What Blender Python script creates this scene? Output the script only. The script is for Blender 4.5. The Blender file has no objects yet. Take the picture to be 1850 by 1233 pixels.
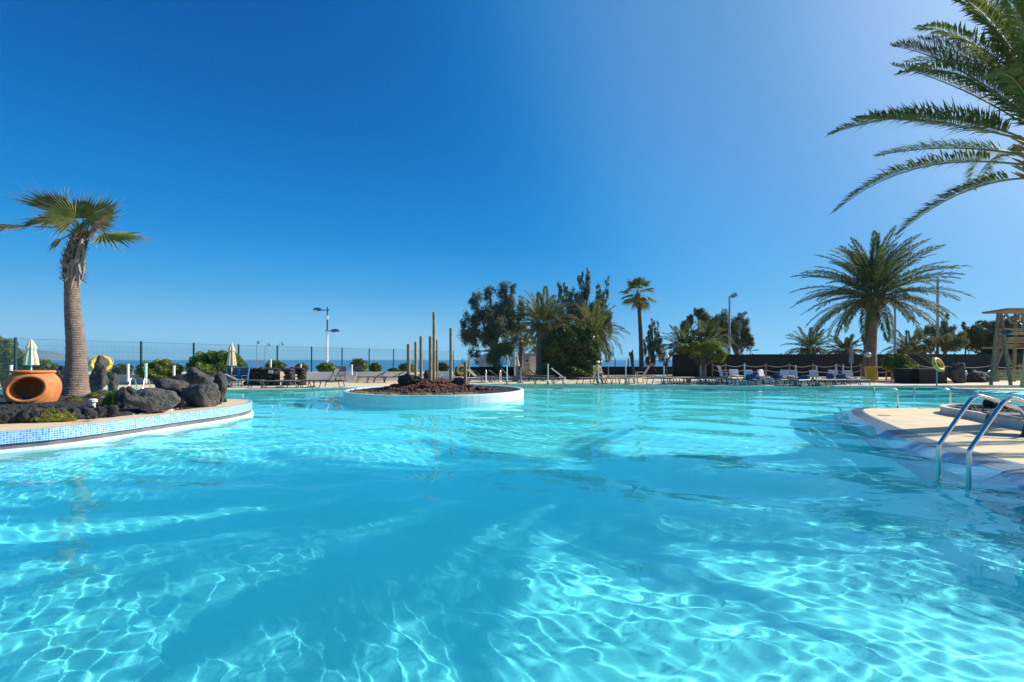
import bpy, bmesh, math, random
import numpy as np
from mathutils import Vector, Matrix, noise
random.seed(7)
R = math.radians
S = bpy.context.scene
COL = S.collection

# ------------------------------------------------------------------ camera, sky, sun, exposure
F = 874.0; HOR = 650.0; CX = 925.0; EYE = 1.6
cd = bpy.data.cameras.new('camera'); cam = bpy.data.objects.new('camera', cd); COL.objects.link(cam); S.camera = cam
cam.location = (0, 0, EYE); cam.rotation_euler = (math.pi/2, 0, 0)
cd.sensor_width = 36; cd.lens = F/1850*36; cd.shift_y = (HOR-616.5)/1850; cd.clip_end = 60000; cd.clip_start = .05
EL, AZ = R(31), R(19.5)
SUN = Vector((math.cos(EL)*math.cos(AZ), math.cos(EL)*math.sin(AZ), math.sin(EL)))
w = bpy.data.worlds.new('World'); S.world = w; w.use_nodes = True
nt = w.node_tree; N = nt.nodes; L = nt.links
sk = N.new('ShaderNodeTexSky'); sk.sky_type = 'NISHITA'; sk.sun_disc = False
sk.sun_elevation = EL; sk.sun_rotation = math.pi/2-AZ; sk.air_density = 1.0; sk.dust_density = .3; sk.ozone_density = 4.0
tc = N.new('ShaderNodeTexCoord'); sp = N.new('ShaderNodeSeparateXYZ'); L.new(tc.outputs['Generated'], sp.inputs[0])
ramp = N.new('ShaderNodeValToRGB'); L.new(sp.outputs['Z'], ramp.inputs[0])
els = ramp.color_ramp.elements
SKY = [(0.0, (.34, .56, .70)), (.06, (.17, .40, .62)), (.13, (.04, .275, .565)), (.226, (0, .185, .52)), (.42, (0, .080, .315)), (.65, (0, .048, .22)), (1.0, (0, .035, .17))]
els[0].position = SKY[0][0]; els[0].color = (*SKY[0][1], 1); els[1].position = 1; els[1].color = (*SKY[-1][1], 1)
for p_, c_ in SKY[1:-1]:
    e_ = els.new(p_); e_.color = (*c_, 1)
dt = N.new('ShaderNodeVectorMath'); dt.operation = 'DOT_PRODUCT'; L.new(tc.outputs['Generated'], dt.inputs[0]); dt.inputs[1].default_value = SUN
glow = N.new('ShaderNodeValToRGB'); L.new(dt.outputs['Value'], glow.inputs[0])
ge = glow.color_ramp.elements
GLOW = [(0, 0.0), (.25, .08), (.49, .42), (.62, .47), (.83, .56), (1, .95)]
GCOL = [(0, (0, .125, .40)), (.38, (0, .16, .49)), (.50, (.015, .215, .555)), (.60, (.07, .30, .61)), (.72, (.14, .355, .64)), (.84, (.17, .37, .66)), (1, (.62, .74, .90))]
ge[0].position = 0; ge[0].color = (0, 0, 0, 1); ge[1].position = 1; ge[1].color = (1, 1, 1, 1)
for p_, c_ in GLOW[1:-1]:
    e_ = ge.new(p_); e_.color = (c_, c_, c_, 1)
mg = N.new('ShaderNodeMix'); mg.data_type = 'RGBA'; L.new(glow.outputs[0], mg.inputs['Factor'])
L.new(ramp.outputs[0], mg.inputs['A']); gc = N.new('ShaderNodeValToRGB'); L.new(dt.outputs['Value'], gc.inputs[0]); gc.color_ramp.interpolation = 'B_SPLINE'; glow.color_ramp.interpolation = 'B_SPLINE'; ramp.color_ramp.interpolation = 'B_SPLINE'; gce = gc.color_ramp.elements
gce[0].position = 0; gce[0].color = (*GCOL[0][1], 1); gce[1].position = 1; gce[1].color = (*GCOL[-1][1], 1)
for p_, c_ in GCOL[1:-1]:
    e_ = gce.new(p_); e_.color = (*c_, 1)
L.new(gc.outputs[0], mg.inputs['B'])
sc10 = N.new('ShaderNodeVectorMath'); sc10.operation = 'SCALE'; sc10.inputs['Scale'].default_value = 10.0; L.new(mg.outputs['Result'], sc10.inputs[0])
mx = N.new('ShaderNodeMix'); mx.data_type = 'RGBA'; mx.inputs['Factor'].default_value = .985
L.new(sk.outputs[0], mx.inputs['A']); L.new(sc10.outputs[0], mx.inputs['B'])
bg = N['Background']; L.new(mx.outputs['Result'], bg.inputs[0]); bg.inputs[1].default_value = .1
sl = bpy.data.lights.new('sun', 'SUN'); sl.energy = 5.0; sl.angle = R(.5); sl.color = (1, .95, .87)
sun = bpy.data.objects.new('sun', sl); COL.objects.link(sun); sun.rotation_euler = (-SUN).to_track_quat('-Z', 'Y').to_euler()
sl.cycles.is_caustics_light = True
S.view_settings.view_transform = 'Standard'; S.view_settings.look = 'None'; S.view_settings.exposure = 0.5; S.view_settings.gamma = 1
S.view_settings.use_curve_mapping = False
S.render.engine = 'CYCLES'
S.cycles.use_denoising = True; S.cycles.sample_clamp_indirect = 5; S.cycles.max_bounces = 10; S.cycles.transparent_max_bounces = 12

def G(px, py, z=0.0):                       # the point of a level plane that a pixel of the photograph looks at
    Y = (EYE-z)*F/(py-HOR); return Vector(((px-CX)/F*Y, Y, z))
def AT(px, py, Y):
    return Vector(((px-CX)/F*Y, Y, EYE-(py-HOR)/F*Y))
def YG(py, z=.1): return (EYE-z)*F/(py-HOR)

# ------------------------------------------------------------------ materials
def new_mat(name):
    m = bpy.data.materials.new(name); m.use_nodes = True; return m, m.node_tree.nodes, m.node_tree.links, m.node_tree.nodes['Principled BSDF']
def mat(name, c, rough=.6, var=.25, scale=4, bump=0.0, bscale=20, metal=0.0, c2=None, spec=None, trans=0.0, objvar=0.0):
    m, n, l, b = new_mat(name)
    b.inputs['Roughness'].default_value = rough; b.inputs['Metallic'].default_value = metal
    if spec is not None: b.inputs['Specular IOR Level'].default_value = spec
    co = n.new('ShaderNodeTexCoord')
    nz = n.new('ShaderNodeTexNoise'); nz.inputs['Scale'].default_value = scale; nz.inputs['Detail'].default_value = 6; nz.inputs['Roughness'].default_value = .65
    l.new(co.outputs['Object'], nz.inputs[0])
    cr = n.new('ShaderNodeValToRGB'); l.new(nz.outputs[0], cr.inputs[0])
    c2 = c2 or tuple(x*(1-var) for x in c)
    cr.color_ramp.elements[0].position = .35; cr.color_ramp.elements[0].color = (*c2, 1)
    cr.color_ramp.elements[1].position = .65; cr.color_ramp.elements[1].color = (*[min(1, x*(1+var*.35)) for x in c], 1)
    out = cr.outputs[0]
    if objvar:
        oi = n.new('ShaderNodeObjectInfo'); hs = n.new('ShaderNodeHueSaturation'); mr = n.new('ShaderNodeMapRange')
        mr.inputs['To Min'].default_value = 1-objvar; mr.inputs['To Max'].default_value = 1+objvar
        l.new(oi.outputs['Random'], mr.inputs[0]); l.new(mr.outputs[0], hs.inputs['Value']); l.new(out, hs.inputs['Color']); out = hs.outputs[0]
    l.new(out, b.inputs['Base Color'])
    if bump:
        bn = n.new('ShaderNodeTexNoise'); bn.inputs['Scale'].default_value = bscale; bn.inputs['Detail'].default_value = 8; l.new(co.outputs['Object'], bn.inputs[0])
        bp = n.new('ShaderNodeBump'); bp.inputs['Strength'].default_value = bump; bp.inputs['Distance'].default_value = .05
        l.new(bn.outputs[0], bp.inputs['Height']); l.new(bp.outputs[0], b.inputs['Normal'])
    if trans:
        tr = n.new('ShaderNodeBsdfTranslucent'); ms = n.new('ShaderNodeMixShader'); ms.inputs[0].default_value = trans
        l.new(out, tr.inputs[0]); l.new(b.outputs[0], ms.inputs[1]); l.new(tr.outputs[0], ms.inputs[2]); l.new(ms.outputs[0], n['Material Output'].inputs[0])
    return m
def tile_mat(name, c1, c2, grout, pitch, rough=.25, axis='uv', mort=.08):
    m, n, l, b = new_mat(name); b.inputs['Roughness'].default_value = rough
    co = n.new('ShaderNodeUVMap'); sc = n.new('ShaderNodeVectorMath'); sc.operation = 'SCALE'; sc.inputs['Scale'].default_value = 1/pitch
    l.new(co.outputs[0], sc.inputs[0])
    fl = n.new('ShaderNodeVectorMath'); fl.operation = 'FLOOR'; l.new(sc.outputs[0], fl.inputs[0])
    wn = n.new('ShaderNodeTexWhiteNoise'); wn.noise_dimensions = '2D'; l.new(fl.outputs[0], wn.inputs['Vector'])
    cr = n.new('ShaderNodeValToRGB'); cr.color_ramp.elements[0].color = (*c1, 1); cr.color_ramp.elements[1].color = (*c2, 1); l.new(wn.outputs[0], cr.inputs[0])
    fr = n.new('ShaderNodeVectorMath'); fr.operation = 'FRACTION'; l.new(sc.outputs[0], fr.inputs[0])
    sx = n.new('ShaderNodeSeparateXYZ'); l.new(fr.outputs[0], sx.inputs[0])
    gr = None
    for k in 'XY':
        a = n.new('ShaderNodeMath'); a.operation = 'LESS_THAN'; a.inputs[1].default_value = mort; l.new(sx.outputs[k], a.inputs[0])
        if gr is None: gr = a.outputs[0]
        else:
            q = n.new('ShaderNodeMath'); q.operation = 'MAXIMUM'; l.new(gr, q.inputs[0]); l.new(a.outputs[0], q.inputs[1]); gr = q.outputs[0]
    mxx = n.new('ShaderNodeMix'); mxx.data_type = 'RGBA'; l.new(gr, mxx.inputs['Factor']); l.new(cr.outputs[0], mxx.inputs['A']); mxx.inputs['B'].default_value = (*grout, 1)
    l.new(mxx.outputs['Result'], b.inputs['Base Color'])
    bp = n.new('ShaderNodeBump'); bp.invert = True; bp.inputs['Strength'].default_value = .4; bp.inputs['Distance'].default_value = .003
    l.new(gr, bp.inputs['Height']); l.new(bp.outputs[0], b.inputs['Normal'])
    return m
M = {}
M['deck'] = mat('cream_concrete', (.76, .585, .345), .8, .16, 1.3, .25, 60)
M['deck_joint'] = mat('joint', (.36, .30, .22), .9)
M['coping'] = mat('white_coping', (.78, .76, .70), .6, .12, 2, .1, 40)
M['white'] = mat('white_render', (.80, .79, .76), .7, .12, 1.5, .15, 30)
M['offwhite'] = mat('aged_white', (.70, .65, .58), .75, .2, 2, .2, 25)
M['floor'] = mat('pool_plaster', (.30, .96, .95), .6, .05, .5)
M['darkband'] = mat('dark_grey_render', (.16, .16, .155), .8, .3, 3, .2, 30)  # dark grey render of the plinth band below the mosaic
M['soil'] = mat('black_cinder', (.035, .031, .030), .95, .5, 18, 1.0, 45)
M['lava'] = mat('lava_rock', (.060, .053, .046), .9, .55, 5, .9, 14, objvar=.35)
M['greyrock'] = mat('grey_rock', (.125, .11, .092), .9, .5, 5, 1.0, 16, objvar=.15)
M['redrock'] = mat('red_lava', (.16, .055, .035), .95, .5, 8, .9, 20, objvar=.4)
M['blackstone'] = mat('black_edging', (.03, .029, .029), .85, .5, 9, .8, 18, objvar=.4)
M['terracotta'] = mat('terracotta', (.64, .235, .07), .75, .25, 5, .2, 50, c2=(.46, .15, .045))
M['steel'] = mat('stainless', (.74, .70, .64), .28, .05, 5, metal=1.0)
M['bark'] = mat('palm_bark', (.20, .155, .12), .9, .4, 6, .8, 18)
M['boot'] = mat('leaf_boots', (.23, .17, .11), .9, .5, 9, .6, 14, objvar=.3)
M['darktrunk'] = mat('dark_trunk', (.10, .075, .055), .9, .4, 6, .6, 14)
M['frond'] = mat('palm_leaflet', (.19, .21, .05), .6, .35, 2.5, trans=.35, spec=.25, objvar=.30, c2=(.09, .12, .03))
M['frond_far'] = mat('far_palm_leaflet', (.125, .155, .05), .65, .35, 2.5, trans=.35, spec=.2, objvar=.3, c2=(.065, .09, .03))
M['frond_olive'] = mat('olive_palm_leaflet', (.20, .20, .065), .65, .35, 2.5, trans=.3, spec=.2, objvar=.3, c2=(.10, .12, .04))
M['rachis'] = mat('leaf_stem', (.22, .20, .07), .5, .3, 5)
M['stalk_brown'] = mat('orange_leaf_bases', (.50, .24, .06), .7, .4, 8)
M['fan'] = mat('fan_leaf', (.17, .17, .035), .6, .45, 7, c2=(.06, .085, .015), trans=.3, objvar=.25)
M['fan_brown'] = mat('dry_fan_leaf', (.40, .25, .12), .8, .4, 4, trans=.3, objvar=.3)
M['fan_tip'] = mat('frayed_leaf_tip', (.42, .33, .26), .8, .3, 8, trans=.3)
M['leafA'] = mat('casuarina_dark', (.14, .165, .095), .7, .4, .8, trans=.35, c2=(.085, .105, .065))
M['leafA2'] = mat('casuarina_light', (.22, .24, .14), .7, .4, .8, trans=.3)
M['leafG'] = mat('bright_leaf', (.17, .26, .035), .5, .35, 1.2, trans=.45, c2=(.08, .14, .02))
M['leafG2'] = mat('bright_leaf_light', (.28, .35, .06), .5, .3, 1.2, trans=.45)
M['leafD'] = mat('ivy_dark', (.075, .10, .025), .5, .4, 1.2, trans=.2)
M['leafD2'] = mat('ivy_light', (.16, .17, .035), .5, .35, 1.5, trans=.3)
M['bougain'] = mat('bougainvillea_bract', (.20, .07, .07), .6, .4, 2, trans=.3)
M['dry'] = mat('dry_yellow_leaf', (.34, .29, .10), .7, .4, 3, trans=.3)
M['succulent'] = mat('yellow_green_succulent', (.34, .32, .06), .6, .4, 6, trans=.2)
M['wood'] = mat('pole_timber', (.40, .27, .14), .8, .35, 6, .4, 30, objvar=.25)
M['wood_grey'] = mat('weathered_timber', (.38, .20, .11), .85, .3, 7, .4, 30, objvar=.2)
M['wood_warm'] = mat('warm_timber', (.52, .29, .12), .8, .3, 7, .3, 30, objvar=.2)
M['dark'] = mat('black_screen', (.012, .013, .014), .8, .3, 1.5)
M['darkmetal'] = mat('dark_frame', (.055, .05, .045), .5, .2, 5)
M['bluemetal'] = mat('blue_painted_metal', (.02, .10, .24), .4, .2, 5)
M['greenmetal'] = mat('dark_teal_post', (.008, .05, .07), .45, .2, 5)
M['greymetal'] = mat('galvanised', (.30, .31, .32), .45, .2, 5, metal=.4)
M['sling'] = mat('taupe_sling', (.20, .165, .135), .8, .15, 10)
M['sling_dark'] = mat('charcoal_sling', (.085, .08, .08), .8, .15, 10)
M['sling_blue'] = mat('blue_stripe_sling', (.08, .20, .42), .8, .5, 14, c2=(.45, .5, .55))
M['plastic'] = mat('white_plastic', (.84, .78, .71), .4, .06, 3)
M['cream_plastic'] = mat('cream_plastic', (.72, .68, .54), .5, .08, 3)
M['canvas'] = mat('beige_canvas', (.66, .55, .38), .85, .15, 6, .2, 60)
M['canvas_grey'] = mat('grey_canvas', (.36, .34, .31), .85, .15, 6)
M['yellow'] = mat('yellow_plastic', (.95, .50, .02), .45, .12, 3)
M['ring'] = mat('life_ring_yellow', (.95, .52, .03), .5, .15, 6)
M['ring_band'] = mat('ring_band', (.55, .20, .06), .6)
M['bluecloth'] = mat('blue_towel', (.03, .10, .28), .9, .6, 8, .5, 20)
M['pinkcloth'] = mat('pale_pink_towel', (.62, .45, .45), .9, .3, 8, .5, 20)
M['bluechair'] = mat('bright_blue_fabric', (.02, .28, .62), .7, .2, 5)
M['beige_wall'] = mat('beige_hut_wall', (.45, .40, .33), .8, .15, 2)
M['sign_blue'] = mat('sign_blue', (.01, .04, .30), .5, .1)
M['sign_white'] = mat('sign_white', (.8, .8, .8), .5, .05)
M['red'] = mat('dark_red', (.25, .02, .02), .7)
M['orange_box'] = mat('orange_tub', (.62, .22, .08), .6)
M['globe'] = mat('opal_globe', (.75, .74, .70), .3, .05)
M['skin'] = mat('skin', (.45, .26, .18), .55, .1)
M['hair'] = mat('hair', (.05, .035, .025), .7)
M['yellow_shirt'] = mat('yellow_shirt', (.80, .50, .03), .8, .15, 8)
M['navy'] = mat('navy_trousers', (.02, .03, .09), .8)
M['mesh_wire'] = mat('fence_wire', (.02, .07, .10), .5)
M['sea'] = None
M['hill'] = mat('hill_rock', (.2, .2, .19), .95, .3, .002)
M['earth'] = mat('dry_ground', (.10, .085, .07), .95, .4, .6, .5, 8)
M['tile'] = tile_mat('blue_mosaic', (.07, .22, .60), (.28, .50, .88), (.74, .82, .92), .04, mort=.15)
M['tile_pale'] = tile_mat('pale_blue_mosaic', (.09, .30, .48), (.22, .46, .62), (.36, .55, .66), .03, .45)
M['grate'] = tile_mat('grey_blue_grating', (.14, .25, .36), (.18, .30, .42), (.05, .10, .17), .035, .4, mort=.22)
M['strip'] = tile_mat('navy_tile_strip', (.02, .07, .22), (.03, .10, .28), (.02, .05, .16), .03)

# ------------------------------------------------------------------ mesh builder
class MB:
    def __init__(s): s.v = []; s.f = []; s.m = []; s.uv = []; s.mi = 0
    def add(s, vs, fs, mi=None):
        o = len(s.v); s.v += [tuple(x) for x in vs]; s.f += [tuple(o+i for i in q) for q in fs]; s.m += [s.mi if mi is None else mi]*len(fs); return s
    def box(s, c, d, rz=0, tilt=None):
        hx, hy, hz = d[0]/2, d[1]/2, d[2]/2; mt = Matrix.Rotation(rz, 3, 'Z')
        if tilt: mt = mt @ Matrix.Rotation(tilt[1], 3, tilt[0])
        vs = [Vector(c)+mt @ Vector((x*hx, y*hy, z*hz)) for x, y, z in ((-1,-1,-1),(1,-1,-1),(1,1,-1),(-1,1,-1),(-1,-1,1),(1,-1,1),(1,1,1),(-1,1,1))]
        return s.add(vs, [(0,3,2,1),(4,5,6,7),(0,1,5,4),(1,2,6,5),(2,3,7,6),(3,0,4,7)])
    def tube(s, pts, rad, n=8, cap=True):
        pts = [Vector(p) for p in pts]; rads = rad if isinstance(rad, (list, tuple)) else [rad]*len(pts)
        vs = []; prev = None
        for i, p in enumerate(pts):
            t = (pts[min(i+1, len(pts)-1)]-pts[max(i-1, 0)]).normalized()
            if prev is None: a = t.orthogonal().normalized()
            else:
                a = prev-t*prev.dot(t); a = a.normalized() if a.length > 1e-6 else t.orthogonal().normalized()
            prev = a; b = t.cross(a)
            for k in range(n):
                an = 2*math.pi*k/n; vs.append(p+(a*math.cos(an)+b*math.sin(an))*rads[i])
        fs = [(i*n+k, i*n+(k+1) % n, (i+1)*n+(k+1) % n, (i+1)*n+k) for i in range(len(pts)-1) for k in range(n)]
        if cap: fs += [tuple(range(n))[::-1], tuple((len(pts)-1)*n+k for k in range(n))]
        return s.add(vs, fs)
    def lathe(s, prof, n=16, c=(0,0,0), fold=0, nf=8, cap=False):
        vs = []
        for i, (r, z) in enumerate(prof):
            for k in range(n):
                a = 2*math.pi*k/n; rr = r*(1+fold*math.cos(nf*a)); vs.append((c[0]+rr*math.cos(a), c[1]+rr*math.sin(a), c[2]+z))
        fs = [(i*n+k, i*n+(k+1) % n, (i+1)*n+(k+1) % n, (i+1)*n+k) for i in range(len(prof)-1) for k in range(n)]
        if cap: fs += [tuple(range(n))[::-1], tuple((len(prof)-1)*n+k for k in range(n))]
        return s.add(vs, fs)
    def torus(s, c, R_, r, ax=(0,1,0), n=28, m=10, a0=0, a1=2*math.pi):
        ax = Vector(ax).normalized(); u = ax.orthogonal().normalized(); v = ax.cross(u); c = Vector(c)
        full = abs(a1-a0-2*math.pi) < 1e-6
        pts = [c+(u*math.cos(a0+(a1-a0)*k/n)+v*math.sin(a0+(a1-a0)*k/n))*R_ for k in range(n+1)]
        vs = []
        for k, p in enumerate(pts):
            d = (p-c).normalized()
            for j in range(m):
                an = 2*math.pi*j/m; vs.append(p+(d*math.cos(an)+ax*math.sin(an))*r)
        return s.add(vs, [(k*m+j, k*m+(j+1) % m, (k+1)*m+(j+1) % m, (k+1)*m+j) for k in range(n) for j in range(m)])
    def blob(s, c, d, seed=0, sub=3, rough=.25, freq=1.6, flat=0.0, cuts=0):
        bm = bmesh.new(); bmesh.ops.create_icosphere(bm, subdivisions=sub, radius=1); rnd = random.Random(seed); of = Vector((rnd.uniform(-50, 50),)*3)+Vector((seed*3.1, 0, 0))
        pl = [(Vector((rnd.gauss(0,1), rnd.gauss(0,1), rnd.gauss(0,.8))).normalized(), rnd.uniform(.55, .85)) for _ in range(cuts)]
        for v in bm.verts:
            p = v.co.copy()
            for nn, dd in pl:
                q = p.dot(nn)
                if q > dd: p = p-nn*(q-dd)*.93
            k = 1+rough*noise.noise(p*freq+of)+rough*.35*noise.noise(p*freq*3+of)
            v.co = p*k
        vs = []
        for v in bm.verts:
            x, y, z = v.co.x*d[0], v.co.y*d[1], v.co.z*d[2]
            if flat and z < -flat*d[2]: z = -flat*d[2]
            vs.append((x+c[0], y+c[1], z+c[2]))
        fs = [tuple(q.index for q in f.verts) for f in bm.faces]; bm.free()
        return s.add(vs, fs)
    def build(s, name, mats, parent=None, smooth=False, loc=None):
        me = bpy.data.meshes.new(name); me.from_pydata(s.v, [], s.f)
        for m_ in (mats if isinstance(mats, list) else [mats]): me.materials.append(m_)
        if isinstance(mats, list) and len(mats) > 1: me.polygons.foreach_set('material_index', s.m)
        if smooth: me.polygons.foreach_set('use_smooth', [True]*len(me.polygons))
        if s.uv:
            ul = me.uv_layers.new(name='UVMap'); ul.data.foreach_set('uv', [x for q in s.uv for x in q])
        me.update(); o = bpy.data.objects.new(name, me); COL.objects.link(o)
        if parent: o.parent = parent
        if loc is not None: o.location = loc
        return o
def tag(o, label=None, cat=None, group=None, kind=None):
    if label: o['label'] = label
    if cat: o['category'] = cat
    if group: o['group'] = group
    if kind: o['kind'] = kind
    return o
def thing(name, loc, label, cat, group=None, rz=0):
    o = bpy.data.objects.new(name, None); COL.objects.link(o); o.location = loc; o.rotation_euler.z = rz; o.empty_display_size = .2
    return tag(o, label, cat, group)
KIDS = {}
def copy_thing(root, loc, rz, label, scale=None, swap=None):
    r = root.copy(); COL.objects.link(r); r.location = loc; r.rotation_euler.z = rz; r['label'] = label
    if scale: r.scale = scale
    def rec(a, b):
        for ch in [o for o in KIDS.get(a.name, [])]:
            c = ch.copy(); COL.objects.link(c); c.parent = b; rec(ch, c)
            if swap and c.name.split('.')[0] in swap:
                c.data = c.data.copy(); c.data.materials[0] = swap[c.name.split('.')[0]]
    rec(root, r); return r
def register(root):
    def rec(o):
        KIDS[o.name] = list(o.children)
        for c in o.children: rec(c)
    bpy.context.view_layer.update(); rec(root); return root
def strip(mb, A, B, us=None, w0=0.0, w1=1.0):      # quads between two polylines with metric uv
    o = len(mb.v); n = len(A); acc = [0]
    for i in range(1, n): acc.append(acc[-1]+(Vector(A[i])-Vector(A[i-1])).length)
    mb.v += [tuple(x) for x in A]+[tuple(x) for x in B]
    for i in range(n-1):
        mb.f.append((o+i, o+i+1, o+n+i+1, o+n+i)); mb.m.append(mb.mi)
        h0 = (Vector(A[i])-Vector(B[i])).length; h1 = (Vector(A[i+1])-Vector(B[i+1])).length
        mb.uv += [(acc[i], 0), (acc[i+1], 0), (acc[i+1], h1), (acc[i], h0)]
def smooth_line(P, k=6, closed=False):
    P = [Vector(p) for p in P]; out = []; n = len(P)
    rng = range(n) if closed else range(n-1)
    for i in rng:
        a, b, c, d = (P[(i+j) % n] if closed else P[min(max(i+j, 0), n-1)] for j in (-1, 0, 1, 2))
        for t in range(k):
            t /= k; out.append(.5*((2*b)+(c-a)*t+(2*a-5*b+4*c-d)*t*t+(3*b-a-3*c+d)*t**3))
    if not closed: out.append(P[-1])
    return out
def setz(P, z): return [Vector((p[0], p[1], z)) for p in P]
def offset(P, d):                                   # shift a polyline sideways (left of travel positive)
    out = []
    for i, p in enumerate(P):
        t = (P[min(i+1, len(P)-1)]-P[max(i-1, 0)]); t.z = 0; t.normalize(); out.append(p+Vector((-t.y, t.x, 0))*d)
    return out
def recv(o): o.cycles.is_caustics_receiver = True; return o
def fill(P, z, name, m, kind='structure', zb=None, parent=None):        # polygon cap with optional skirt
    bm = bmesh.new(); vs = [bm.verts.new((p[0], p[1], z)) for p in P]; f = bm.faces.new(vs); f.normal_update()
    if f.normal.z < 0: f.normal_flip()
    bmesh.ops.triangulate(bm, faces=[f])
    if zb is not None:
        vb = [bm.verts.new((p[0], p[1], zb)) for p in P]
        for i in range(len(P)): j = (i+1) % len(P); bm.faces.new((vs[i], vs[j], vb[j], vb[i]))
        bmesh.ops.recalc_face_normals(bm, faces=bm.faces)
    me = bpy.data.meshes.new(name); bm.to_mesh(me); bm.free(); me.materials.append(m)
    o = bpy.data.objects.new(name, me); COL.objects.link(o)
    if kind: o['kind'] = kind
    if parent: o.parent = parent
    return o

# ------------------------------------------------------------------ pool, water, decks
FE = [Vector((-70, 25.5, .1)), G(235, 704, .1)-Vector((6, 0, 0)), G(300, 705, .1), G(408, 704.5, .1), G(480, 703.3, .1), G(545, 701.8, .1), G(640, 699.3, .1), G(760, 696.2, .1), G(850, 694.3, .1), G(930, 693.6, .1), G(1010, 693.8, .1), G(1100, 694.6, .1),
      G(1200, 695.8, .1), G(1300, 697.0, .1), G(1420, 698.4, .1), G(1565, 699.5, .1), G(1700, 700.5, .1), G(1850, 704, .1), Vector((50, 23, .1))]
FES = smooth_line(FE, 6)
fill([*FES, Vector((70, 23, 0)), Vector((70, 60, 0)), Vector((-70, 60, 0))], .1, 'deck', M['deck'], zb=-1.5)
mb = MB(); A = setz(offset(FES, -.02), .116); B = setz(offset(FES, .34), .116)
strip(mb, A, B); strip(mb, setz(A, .05), A); cp = mb.build('pool_coping', M['coping']); cp['kind'] = 'structure'
# near deck under and behind the camera
fill([(-40, -20), (60, -20), (60, .4), (-40, .4)], .1, 'near_deck', M['deck'], zb=-1.5)
# pool floor with the beach-entry ramp at the right
nx, ny = 120, 80; xs = np.linspace(-70, 60, nx); ys = np.linspace(.3, 30, ny); mb = MB()
def floor_z(x, y):
    z = -1.25-.25*max(0, min(1, (8-y)/8))
    t = max(0, min(1, (x-12.5)/11))*max(0, min(1, (y-13)/2)); return z*(1-t)+.045*t
mb.v = [(x, y, floor_z(x, y)) for y in ys for x in xs]; mb.f = [(j*nx+i, j*nx+i+1, (j+1)*nx+i+1, (j+1)*nx+i) for j in range(ny-1) for i in range(nx-1)]; mb.m = [0]*len(mb.f)
recv(tag(mb.build('pool_floor', M['floor'], smooth=True), kind='structure'))
# water surface: one sheet of real ripples
wm, n, l, b = new_mat('pool_water'); n.remove(b)
gl = n.new('ShaderNodeBsdfGlass'); gl.inputs['Roughness'].default_value = 0; gl.inputs['IOR'].default_value = 1.33; gl.inputs[0].default_value = (.74, .99, 1, 1)
l.new(gl.outputs[0], n['Material Output'].inputs[0])
nx, ny = 860, 860
t = np.linspace(0, 1, ny); Yr = .35+26.5*(.13*t+.87*t**2.3); u = np.linspace(-1, 1, nx)
hw = 3.0+1.19*Yr; Xg = u[None, :]*hw[:, None]; Yg = np.repeat(Yr[:, None], nx, 1)
rs = np.random.RandomState(5); Z = np.zeros_like(Xg); 
WAV = []
for wl, amp, cnt in ((2.8, .0100, 8), (1.3, .0036, 10), (.66, .0007, 14), (.34, .00034, 14), (.19, .00026, 14), (.12, .00008, 12)):
    for _ in range(cnt):
        th = rs.normal(1.25, .55); ll = wl*rs.uniform(.7, 1.4); k = 2*math.pi/ll; ph = rs.uniform(0, 6.28)
        WAV.append((wl, amp*rs.uniform(.5, 1.3), k*math.cos(th), k*math.sin(th), ph))
dist = np.sqrt(Xg**2+Yg**2)
mod = .75+.45*np.sin(Xg*.55+1.3+.8*np.sin(Yg*.4))*np.sin(Yg*.5+.4+.7*np.sin(Xg*.33))
wx = Xg+.25*np.sin(Yg*1.1+.7*np.sin(Xg*.8)); wy = Yg+.25*np.sin(Xg*.9+.6*np.sin(Yg*.7))
for wl, a, kx, ky, ph in WAV:
    fade = np.clip(wl*55/dist, 0, 1)
    Z += a*mod*fade*np.sin(kx*wx+ky*wy+ph)
Z *= np.clip(1.15-dist/45, .5, 1)
Vn = np.stack([Xg, Yg, Z], -1).reshape(-1, 3).astype(np.float32)
ii = (np.arange(ny-1)[:, None]*nx+np.arange(nx-1)[None, :]).ravel(); Q = np.stack([ii, ii+1, ii+nx+1, ii+nx], -1).astype(np.int32)
me = bpy.data.meshes.new('pool_water'); me.vertices.add(len(Vn)); me.vertices.foreach_set('co', Vn.ravel()); me.loops.add(Q.size); me.loops.foreach_set('vertex_index', Q.ravel())
me.polygons.add(len(Q)); me.polygons.foreach_set('loop_start', np.arange(0, Q.size, 4, dtype=np.int32)); me.polygons.foreach_set('use_smooth', np.ones(len(Q), dtype=bool)); me.update(calc_edges=True)
me.materials.append(wm); wo = bpy.data.objects.new('pool_water', me); COL.objects.link(wo); wo['kind'] = 'structure'; wo.cycles.is_caustics_caster = True

# sea, shore ground, distant hills
sm, n, l, b = new_mat('sea_water'); b.inputs['Base Color'].default_value = (.04, .19, .34, 1); b.inputs['Roughness'].default_value = .35
co = n.new('ShaderNodeTexCoord'); mp = n.new('ShaderNodeMapping'); mp.inputs['Scale'].default_value = (.02, .1, 1); l.new(co.outputs['Object'], mp.inputs[0])
nz = n.new('ShaderNodeTexNoise'); nz.inputs['Scale'].default_value = 1; nz.inputs['Detail'].default_value = 8; l.new(mp.outputs[0], nz.inputs[0])
bp = n.new('ShaderNodeBump'); bp.inputs['Strength'].default_value = .5; bp.inputs['Distance'].default_value = 1; l.new(nz.outputs[0], bp.inputs['Height']); l.new(bp.outputs[0], b.inputs['Normal'])
mb = MB(); mb.add([(-9000, 58, -3), (9000, 58, -3), (9000, 8800, -3), (-9000, 8800, -3)], [(0, 1, 2, 3)]); mb.build('sea', sm)['kind'] = 'structure'
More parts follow.
